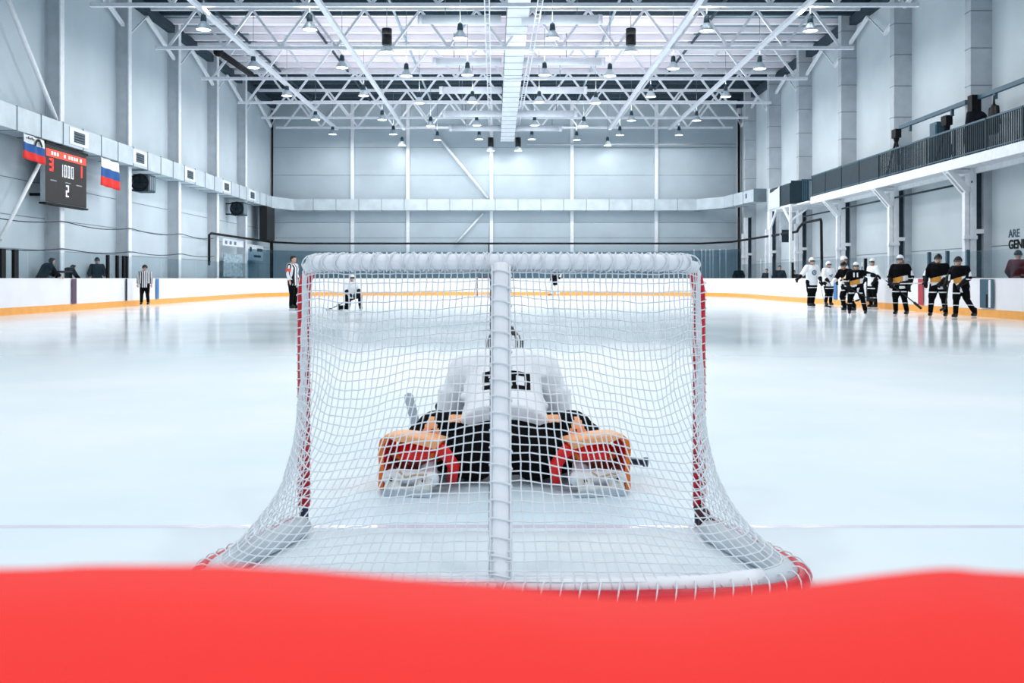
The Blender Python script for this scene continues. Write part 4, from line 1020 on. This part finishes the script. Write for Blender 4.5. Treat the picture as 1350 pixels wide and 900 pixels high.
# centre support, padded and laced
cp0, cp1 = Vector((0, -.5, 1.235)), Vector((0, -1.02, .05))
bm = B()
for k in range(21):
    pass
tube(bm, [cp0.lerp(cp1, k/20) + Vector((.002*math.sin(k*1.7), 0, 0)) for k in range(21)], [.036+.0015*math.sin(k*2.3) for k in range(21)], 14); obj('support_pad', bm, M_PAD, go)
bm = B(); tube(bm, [(-.036, -.46, 1.2), (-.032, -.75, .6), (-.036, -.98, .04)], .012, 8); obj('support_pole', bm, M_NAVY, go)
bm = B()
for k in range(19):
    c = cp0.lerp(cp1, (k+.6)/19.2); d = (cp1-cp0).normalized(); a = Vector((1, 0, 0)); b = d.cross(a)
    tube(bm, [c + a*math.cos(q*2*PI/16)*.043 + b*math.sin(q*2*PI/16)*.041 + d*.008*math.cos(q*2*PI/16) for q in range(16)], .004, 6, closed=True)
for s in (-.037, .037): tube(bm, [cp0.lerp(cp1, k/12)+Vector((s, -.022, 0)) for k in range(13)], .004, 6)
obj('support_lace', bm, M_NET, go)
# netting
NC, NR = 92, 36
def smooth01(t): t = min(1, max(0, t)); return t*t*(3-2*t)
rng = random.Random(3)
def wob(u, v, k): return math.sin(u*9.1+k)*math.cos(v*6.3+k*2.1) + .6*math.sin(u*23+v*11+k*3.3)
cols = []
for c in range(NC+1):
    u = c/NC; i = u*180; i0 = int(min(179, i)); f = i-i0
    T = TOP[i0].lerp(TOP[i0+1], f); Bp = BASEP[i0].lerp(BASEP[i0+1], f)
    e = abs(u-.5); p = 1.1 + 2.9*smooth01((e-.03)/.2); pyy = 1.1 + .75*smooth01((e-.03)/.2)
    pts = []
    for k in range(61):
        t = k/60; w = t**p; q = Vector((T.x+(Bp.x-T.x)*w, T.y+(Bp.y-T.y)*t**pyy, 0)); pts.append(Vector((q.x, q.y, (ZC-.01+T.z)*(1-t)+.05*t)))
    ns = resample(pts, NR+1); edge = smooth01(min(u, 1-u)/.06)
    for r_, q in enumerate(ns):
        v = r_/NR; am = .0075*edge*math.sin(PI*min(1, v*1.05)); n = Vector((q.x, q.y+.2, 0)).normalized()
        q += n*am*wob(u*3, v*2, 1.0)*1.1; q.z += am*.9*wob(u*3, v*2, 4.0) - .012*edge*math.sin(PI*v)*math.sin(u*PI*6)**2
        q += Vector((rng.uniform(-1, 1), rng.uniform(-1, 1), rng.uniform(-1, 1)))*.0022*edge
    cols.append(ns)
bm = B(); RN = .0027
for c in range(0, NC+1): tube(bm, cols[c], RN, 5)
for r_ in range(0, NR+1): tube(bm, [cols[c][r_] for c in range(NC+1)], RN, 5)
# top panel
for c in range(8, NC-7, 1):
    T = cols[c][0]; e = Vector((T.x*.985, -.015, ZC+.012)); T = T + Vector((0, 0, 0))
    if T.y > -.2: continue
    n = 8; tube(bm, [Vector((T.x+(e.x-T.x)*k/n, T.y+(e.y-T.y)*k/n, (T.z+.03)+(e.z-T.z-.03+.02)*k/n - .055*math.sin(PI*k/n) + .004*wob(c*.3, k*.2, 2))) for k in range(n+1)], RN, 5)
for k in range(1, 12):
    d = -.48*k/12; w = .94*max(0, 1-(abs(d)/.48)**3.2)**(1/3.2)*.93
    tube(bm, [Vector((-w+2*w*q/40, d, ZC+.025-.05*math.sin(PI*k/12)*math.sin(PI*q/40)**.4-.06*(1-smooth01((.92-abs(-w+2*w*q/40))/.25)))) for q in range(41)], RN, 5)
obj('netting', bm, M_NET, go)
# lacing of the net round the frame, each cord one spiral
def spiral(P, z, r, turns, lo, hi, sgn=1, rr=.003):
    bm = B(); n = turns*12; out = []
    for k in range(n+1):
        c = lo + (hi-lo)*k/n; i0 = int(min(179, c)); p = P[i0].lerp(P[i0+1], c-i0); t = (P[min(i0+1, 180)]-P[max(i0-1, 0)]).normalized(); nn = Vector((t.y, -t.x, 0)).normalized(); a = sgn*2*PI*k/12
        out.append(p + Vector((0, 0, z)) + nn*math.cos(a)*r + Vector((0, 0, 1))*math.sin(a)*r)
    tube(bm, out, rr, 5); obj('net_lace', bm, M_NET, go)
spiral(TOP, ZC, .04, 30, 24, 156); spiral(TOP, ZC, .04, 30, 24, 156, -1); spiral(TOP, ZC, .041, 22, 26, 154)
spiral(BASEP, .036, .048, 58, 4, 176)
for s in (-1, 1):
    bm = B(); tube(bm, [Vector((s*.94+.034*math.cos(a*PI/5), .034*math.sin(a*PI/5), .12+.004*a)) for a in range(265)], .003, 5); obj('net_lace', bm, M_NET, go)
# white cloth skirt hung under the top frame
bm = B(); n = 48; g = []
for i in range(n+1):
    c = 40 + 100*i/n; p = TOP[int(c)]; q = .004+.01*math.sin(PI*i/n)
    g.append([bm.verts.new((p.x, p.y-.012, ZC+.02)), bm.verts.new((p.x, p.y-.022, ZC-.01)), bm.verts.new((p.x, p.y+.004*math.sin(i*1.3), ZC-.03-q))])
for a, b in zip(g, g[1:]):
    for k in range(2): bm.faces.new((a[k], b[k], b[k+1], a[k+1])).smooth = True
o = obj('top_skirt', bm, M_PADG, go); s = o.modifiers.new('t', 'SOLIDIFY'); s.thickness = .004

# ================================================================== the goalkeeper (kneels with his back to the net)
gk = thing('person', 'goalkeeper in white jersey kneeling in orange and red leg pads before the net', 'person', (0, 5.0, 0))
def G(x, y, Y): p = at(x, y, Y); return Vector((p.x, p.y-5.0, p.z))
pel = Vector((.0, .42, .27)); che = Vector((0, .72, .56)); nk = Vector((0, .86, .68)); hd = Vector((0, .95, .755))
sh = {s: Vector((s*.245, .76, .61)) for s in (-1, 1)}; eb = {s: Vector((s*.335, .78, .37)) for s in (-1, 1)}; wr = {s: Vector((s*.36, 1.05, .27)) for s in (-1, 1)}
kn = {s: Vector((s*.26, .75, .12)) for s in (-1, 1)}; hp_ = {s: Vector((s*.13, .42, .24)) for s in (-1, 1)}; an = {s: Vector((s*.46, .27, .12)) for s in (-1, 1)}
bm = B(); ball(bm, hd, (.078, .1, .115), n=16)
for s in (-1, 1): ball(bm, hd+Vector((s*.08, 0, -.02)), (.012, .022, .034), n=8); ball(bm, hd+Vector((s*.034, .084, .02)), (.022, .014, .009), n=8)
capsule(bm, hd+Vector((0, .094, .01)), hd+Vector((0, .106, -.03)), .01, .014, 8); ball(bm, hd+Vector((0, .03, -.06)), (.056, .066, .06)); ball(bm, hd+Vector((0, .09, -.065)), (.026, .012, .008), n=8)
capsule(bm, nk, hd-Vector((0, .02, .05)), .06, .055); capsule(bm, pel, che, .14, .16)
for s in (-1, 1):
    capsule(bm, sh[s], eb[s], .055, .045); capsule(bm, eb[s], wr[s], .044, .03); capsule(bm, che, sh[s], .09, .065); hand(bm, wr[s], wr[s]-eb[s])
    capsule(bm, hp_[s], kn[s], .09, .06); capsule(bm, kn[s], an[s], .058, .042); capsule(bm, an[s], an[s]+Vector((s*.06, -.1, -.02)), .04, .035)
fused('body', bm, .0115, M_SKIN, gk, 2)
# jersey
bm = B(); ax = (1, 0, 0); d = (che-pel).normalized()
frustum(bm, pel+Vector((0, -.1, .055)), pel+Vector((0, .03, .12)), (.265, .15), (.25, .165)); frustum(bm, pel+Vector((0, .0, .09)), che, (.252, .16), (.215, .17)); ball(bm, che+d*.02, (.225, .19, .17)); ball(bm, nk+Vector((0, -.06, -.05)), (.16, .12, .1))
for s in (-1, 1):
    capsule(bm, che+Vector((s*.08, .05, .06)), sh[s], .125, .105); capsule(bm, sh[s], eb[s], .105, .092); ball(bm, eb[s]+Vector((s*.0, 0, .03)), (.09, .11, .1)); frustum(bm, eb[s], eb[s].lerp(wr[s], .85), (.09, .09), (.075, .075))
    frustum(bm, eb[s]+Vector((0, -.02, .12)), eb[s]+Vector((s*.01, -.02, -.05)), (.085, .1), (.08, .1))
for k in range(26):   # cloth folds
    a = rng.uniform(-1, 1); z0 = rng.uniform(.32, .6)
    capsule(bm, (a*.25, .42+.9*(z0-.3)-.02, z0), (a*.19+rng.uniform(-.04, .04), .5+.9*(z0-.3), z0+.09), .03, .022, 8)
for s in (-1, 1):
    for k in range(5): capsule(bm, sh[s]+Vector((s*.07, -.07, -.02-.01*k)), eb[s]+Vector((s*.04, -.07+.03*k, .02)), .03, .026, 8)
frustum(bm, nk-Vector((0, .07, .06)), nk+Vector((0, .01, .03)), (.13, .11), (.085, .085))
jr = fused('jersey', bm, .0125, [M_WJ], gk, 3)
rects = []
for ch, x in (('5', -.13), ('0', .035)): rects += digit_rects(ch, x, -.075, .12, .15, .034)
decal('back_number', jr, rects, (0, .18, .765), (1, 0, 0), Vector((0, .55, .83)), Vector((0, .83, -.55)), M_BJ, jr, cell=.009)
# pants
bm = B(); ball(bm, pel+Vector((0, -.03, -.06)), (.31, .19, .185)); 
for s in (-1, 1):
    capsule(bm, hp_[s]+Vector((s*.03, -.05, -.06)), kn[s]+Vector((0, -.05, .05)), .165, .13); capsule(bm, Vector((s*.17, .3, .14)), Vector((s*.32, .35, .17)), .13, .13)
    capsule(bm, Vector((s*.2, .42, .22)), Vector((s*.36, .46, .25)), .12, .1)
for v in bm.verts: v.co.z = max(v.co.z, .012)
fused('pants', bm, .0145, M_BP, gk, 3)
# mask and helmet
bm = B(); bmesh.ops.create_uvsphere(bm, u_segments=28, v_segments=20, radius=1)
bmesh.ops.delete(bm, geom=[v for v in bm.verts if v.co.z < -.55], context='VERTS')
for v in bm.verts: v.co = hd + Vector((v.co.x*.112, v.co.y*.135, v.co.z*.128+.004))
hm = obj('helmet', bm, [M_HW, M_HB], gk, True); q = hm.modifiers.new('t', 'SOLIDIFY'); q.thickness = .012
for p in hm.data.polygons:
    c = p.center - hd; th = math.atan2(c.x, -c.y)
    if (-.045 < c.z < .055 and (abs(abs(th)-.7) < .15 or abs(abs(th)-1.3) < .13)) or (.07 < c.z < .105 and .22 < abs(th) < 1.15) or (c.z > .11 and .025 < abs(c.x) < .06): p.material_index = 1
bm = B()
for s in (-1, 1): tube(bm, [hd+Vector((s*.118, -.02, .03)), hd+Vector((s*.12, -.035, -.03)), hd+Vector((s*.1, -.06, -.06))], .006, 6)
tube(bm, [hd+Vector((-.1, -.06, -.055)), hd+Vector((0, -.135, -.05)), hd+Vector((.1, -.06, -.055))], .007, 6); obj('mask_strap', bm, M_HB, hm)
bm = B()
for k in range(6): tube(bm, [hd+Vector((math.sin(a)*.1, .12+.03*math.cos(a), -.07+k*.022)) for a in [(-1.2+2.4*i/8) for i in range(9)]], .004, 5)
for k in range(5): tube(bm, [hd+Vector((-.06+k*.03, .145, -.075)), hd+Vector((-.06+k*.03, .148, .045))], .004, 5)
obj('mask_cage', bm, M_STEEL, hm)
# leg pads: foot end towards the net, knee end forward
for s in (-1, 1):
    pd = bpy.data.objects.new('leg_pad', None); COL.objects.link(pd); pd.parent = gk; pd.location = (s*.515, .02, 0); pd.rotation_euler = (0, 0, s*A(10))
    def arch(bm, y0, y1, k0, k1, th, z1=.33, hw=.185, n=16, mi0=0, mi1=1, lift=0.0):
        """curved shell over the shin: outer side wall and top"""
        R = []
        prof = []
        for i in range(n+1):
            t = i/n
            if t < .45: prof.append((s*hw*(1.0 - .03*math.sin(t*7)), .02 + (z1-.09)*t/.45, 0))
            elif t < .6: a = (t-.45)/.15*PI/2; prof.append((s*(hw-.07+.07*math.cos(a)), z1-.07+.07*math.sin(a), 0))
            else: prof.append((s*(hw-.07-(2*hw-.09)*(t-.6)/.4), z1 - .035*((t-.6)/.4)**2, 1))
        for y, kk in ((y0, k0), (y0+.025, k0*1.03), (y1-.03, k1*1.03), (y1, k1)):
            R.append(([bm.verts.new((px_*kk, y, pz*kk+lift)) for px_, pz, _ in prof], [bm.verts.new((px_*kk*(1-th/hw) if abs(px_) > .02 else px_*kk, y, (pz-th*(.25 if t_ == 0 else 1))*kk+lift)) for px_, pz, t_ in prof]))
        for (o0, i0), (o1, i1) in zip(R, R[1:]):
            for k in range(n):
                mi = mi1 if k > n*.52 else mi0
                f = bm.faces.new((o0[k], o0[k+1], o1[k+1], o1[k])); f.material_index = mi; f.smooth = True
                f = bm.faces.new((i0[k+1], i0[k], i1[k], i1[k+1])); f.material_index = 2; f.smooth = True
            for k in (0, n): bm.faces.new((o0[k], i0[k], i1[k], o1[k]))
        for o0, i0 in (R[0], R[-1]):
            for k in range(n): f = bm.faces.new((o0[k], o0[k+1], i0[k+1], i0[k])); f.material_index = mi1 if k > n*.52 else mi0
    bm = B(); arch(bm, 0, .24, 1.0, .98, .03, z1=.315); obj('pad_shell', bm, [M_PO, M_PSAL, M_PRED], pd)
    bm = B(); ball(bm, (0, .26, .2), (.15, .24, .095)); ball(bm, (s*.05, .22, .17), (.1, .14, .13)); ball(bm, (-s*.02, .13, .235), (.13, .07, .05)); fused('calf_wrap', bm, .014, [M_PRED, M_PMAR], pd, 3, paint=lambda c: 1 if c.z < .175 else 0)
    bm = B(); tube(bm, [(s*.13, .1, .2), (s*.03, .085, .17), (-s*.08, .1, .19), (-s*.13, .13, .24)], [.02, .026, .026, .02], 10); obj('strap', bm, M_PO, pd)
    bm = B(); tube(bm, [(-s*.06, .1, .27), (-s*.17, .09, .22), (-s*.215, .12, .14), (-s*.2, .14, .04)], [.03, .036, .036, .026], 12); obj('strap', bm, M_PRED, pd)
    # knee roll and thigh rise
    bm = B(); ball(bm, (-s*.05, .42, .265), (.145, .12, .14)); ball(bm, (-s*.17, .42, .315), (.14, .1, .085)); ball(bm, (s*.03, .42, .22), (.12, .12, .12)); ball(bm, (-s*.02, .6, .17), (.15, .2, .15))
    def kp(c):
        u = c.x*s
        if .2 < c.z < .375 and c.y < .42 and abs(u+.035) < .05*(.4-c.z)/.1: return 1
        if -.25 < u < -.14 and .35 < c.z < .385 and c.y < .42: return 1
        return 0
    kr_ = fused('knee_roll', bm, .011, [M_BP, M_PSAL], pd, 3, kp)
    bm = B(); box(bm, -s*.05-.012, -s*.05+.006, .3, .325, .295, .31); box(bm, -s*.05-.014, -s*.05+.01, .293, .32, .25, .28); obj('label_patch', bm, M_PMAR, kr_)
    # skate: boot lying on its side, blade holder towards the net
    sk = B(); c0 = Vector((-s*.0, -.01, .086))
    capsule(sk, c0+Vector((-.115, .03, .0)), c0+Vector((.115, .03, -.002)), .047, .045); capsule(sk, c0+Vector((-s*.1, .06, .0)), c0+Vector((-s*.06, .16, .05)), .045, .05); ball(sk, c0+Vector((s*.115, .03, 0)), (.052, .055, .043))
    so = fused('skate', sk, .011, M_HOLD, pd, 3)
    bm = B()
    for q in (-.085, .085):
        frustum(bm, c0+Vector((q, -.01, .0)), c0+Vector((q*1.05, -.055, -.045)), (.05, .03), (.042, .018))
    bar(bm, c0+Vector((-.13, -.055, -.042)), c0+Vector((.13, -.055, -.042)), .026, .026); fused('blade_holder', bm, .009, mat('holder_scuffed', (206, 208, 206), .5, vary=.22, scale=26), so, 2)
    bm = B(); bar(bm, c0+Vector((-.14, -.062, -.066)), c0+Vector((.14, -.062, -.066)), .005, .03); obj('blade', bm, M_STEEL, so)
    for q in (-.09, .09):
        bm = B(); lathe(bm, ((0, .004), (.009, .004), (.009, -.004), (0, -.004)), n=10)
        for v in bm.verts: v.co = Vector((v.co.x+c0.x+q, v.co.z+c0.y-.052, v.co.y+c0.z+.005))
        obj('rivet', bm, M_BLACK, so)
    bm = B(); tube(bm, [c0+Vector((-.05, -.03, .045)), c0+Vector((-.01, -.05, .02)), c0+Vector((.05, -.045, .035)), c0+Vector((.1, -.02, .03))], .006, 6); obj('lace', bm, mat('lace_tan', (196, 172, 140), .7), so)
# gloves
bm = B(); c = wr[-1]; frustum(bm, c-Vector((0, .12, -.02)), c+Vector((0, .02, 0)), (.09, .08), (.07, .06)); hand(bm, c, Vector((.3, 1, -.1)), 1.6, .7); box(bm, c.x-.1, c.x+.1, c.y-.02, c.y+.3, c.z+.04, c.z+.09); fused('blocker_glove', bm, .014, M_HB, gk, 3)
bm = B(); c = wr[1]; frustum(bm, c-Vector((0, .12, -.02)), c+Vector((0, .02, 0)), (.09, .08), (.075, .065)); hand(bm, c, Vector((.1, 1, 0)), 1.9, .6); ball(bm, c+Vector((-.1, .16, .03)), (.09, .1, .06)); fused('catch_glove', bm, .014, M_HB, gk, 3)
# the goalkeeper's stick: paddle end up at one side, knob past the other pad
gs = thing('goalkeeper_stick', 'grey goalkeeper stick with its blunt blade raised beside the kneeling goalkeeper', 'hockey stick', (0, 5.0, 0))
k0 = G(853, 609, 5.5); k1 = G(556, 590, 5.95); tip = G(539, 523, 5.98); mid = G(549, 566, 5.97)
bm = B(); bar(bm, k0, k1, .028, .036); obj('shaft', bm, M_STICKG, gs)
bm = B(); d = (k1-k0).normalized(); tube(bm, [k0-d*.005, k0+d*.02, k0+d*.025, k0+d*.2], [.028, .028, .022, .021], 10); obj('knob', bm, M_NAVY, gs)
bm = B(); d2 = (tip-mid).normalized(); frustum(bm, k1-d2*.05, tip, (.033, .013), (.034, .011), n=16); ball(bm, tip, (.034, .012, .03)); fused('blade', bm, .007, M_STICKG, gs, 3)

# ================================================================== red cover on the near boards
edge = [(-420, 775), (-250, 762), (0, 758), (100, 754), (260, 754), (300, 755), (400, 761), (520, 771), (600, 777), (680, 783), (760, 793), (840, 799), (900, 799), (1000, 789), (1100, 778), (1200, 765), (1280, 758), (1350, 763), (1550, 770), (1800, 764)]
YN = .38
prof = [(at(x, y+11, YN).x, at(x, y+11, YN).z) for x, y in edge]
xs = catmull([Vector((a, b, 0)) for a, b in prof], 6)
bm = B(); R = []
for i, p in enumerate(xs):
    z = p.y; w = .01*math.sin(i*.35)
    ring = [(YN+.10, z-.5), (YN+.085+w, z-.12), (YN+.06, z-.02), (YN+.02, z), (YN-.03, z-.004), (YN-.09, z-.016), (YN-.14, z-.05), (YN-.17+w, z-.12), (YN-.18, z-.3), (YN-.18, z-.6)]
    R.append([bm.verts.new((p.x, y, q)) for y, q in ring])
for a, b in zip(R, R[1:]):
    for k in range(len(a)-1): bm.faces.new((a[k], b[k], b[k+1], a[k+1])).smooth = True
M_COVER = mat('red_cover', (255, 46, 40), .75, vary=.06, scale=5)
o = obj('board_cover', bm, M_COVER); s = o.modifiers.new('t', 'SOLIDIFY'); s.thickness = .008; s.offset = -1
tag(o, 'bright red cloth cover draped over the near boards', 'cover')
bm = B(); box(bm, -1.1, 1.1, YN-.12, YN+.04, -.03, .93); struct(obj('wall_near_board', bm, M_BOARD), 'near end board under the red cover')

# ================================================================== light, camera
w = bpy.data.worlds.new('World'); SC.world = w; w.use_nodes = True
bg = w.node_tree.nodes['Background']; bg.inputs['Color'].default_value = (.78, .89, 1.0, 1); bg.inputs["Strength"].default_value = 0.8
cam = bpy.data.cameras.new('camera'); co = bpy.data.objects.new('camera', cam); COL.objects.link(co)
co.location = (0, 0, CAMH); co.rotation_euler = (PI/2, 0, 0)
cam.sensor_width = 36; cam.sensor_fit = 'HORIZONTAL'; cam.lens = FPX/1350*36
cam.shift_x = (675-CX0)/1350; cam.shift_y = -(450-CY0)/1350
cam.clip_start = .02; cam.clip_end = 300
cam.dof.use_dof = True; cam.dof.focus_distance = 8.0; cam.dof.aperture_fstop = cam.lens/5.8
SC.camera = co
SC.view_settings.view_transform = 'Standard'; SC.view_settings.look = 'None'; SC.view_settings.gamma = 1; SC.view_settings.use_curve_mapping = False
SC.view_settings.exposure = 0.0
SC.cycles.use_denoising = True
SC.cycles.max_bounces = 8; SC.cycles.diffuse_bounces = 4; SC.cycles.transparent_max_bounces = 24
SC.cycles.use_light_tree = True
for o in SC.objects:
    if '_up' in o: del o['_up']
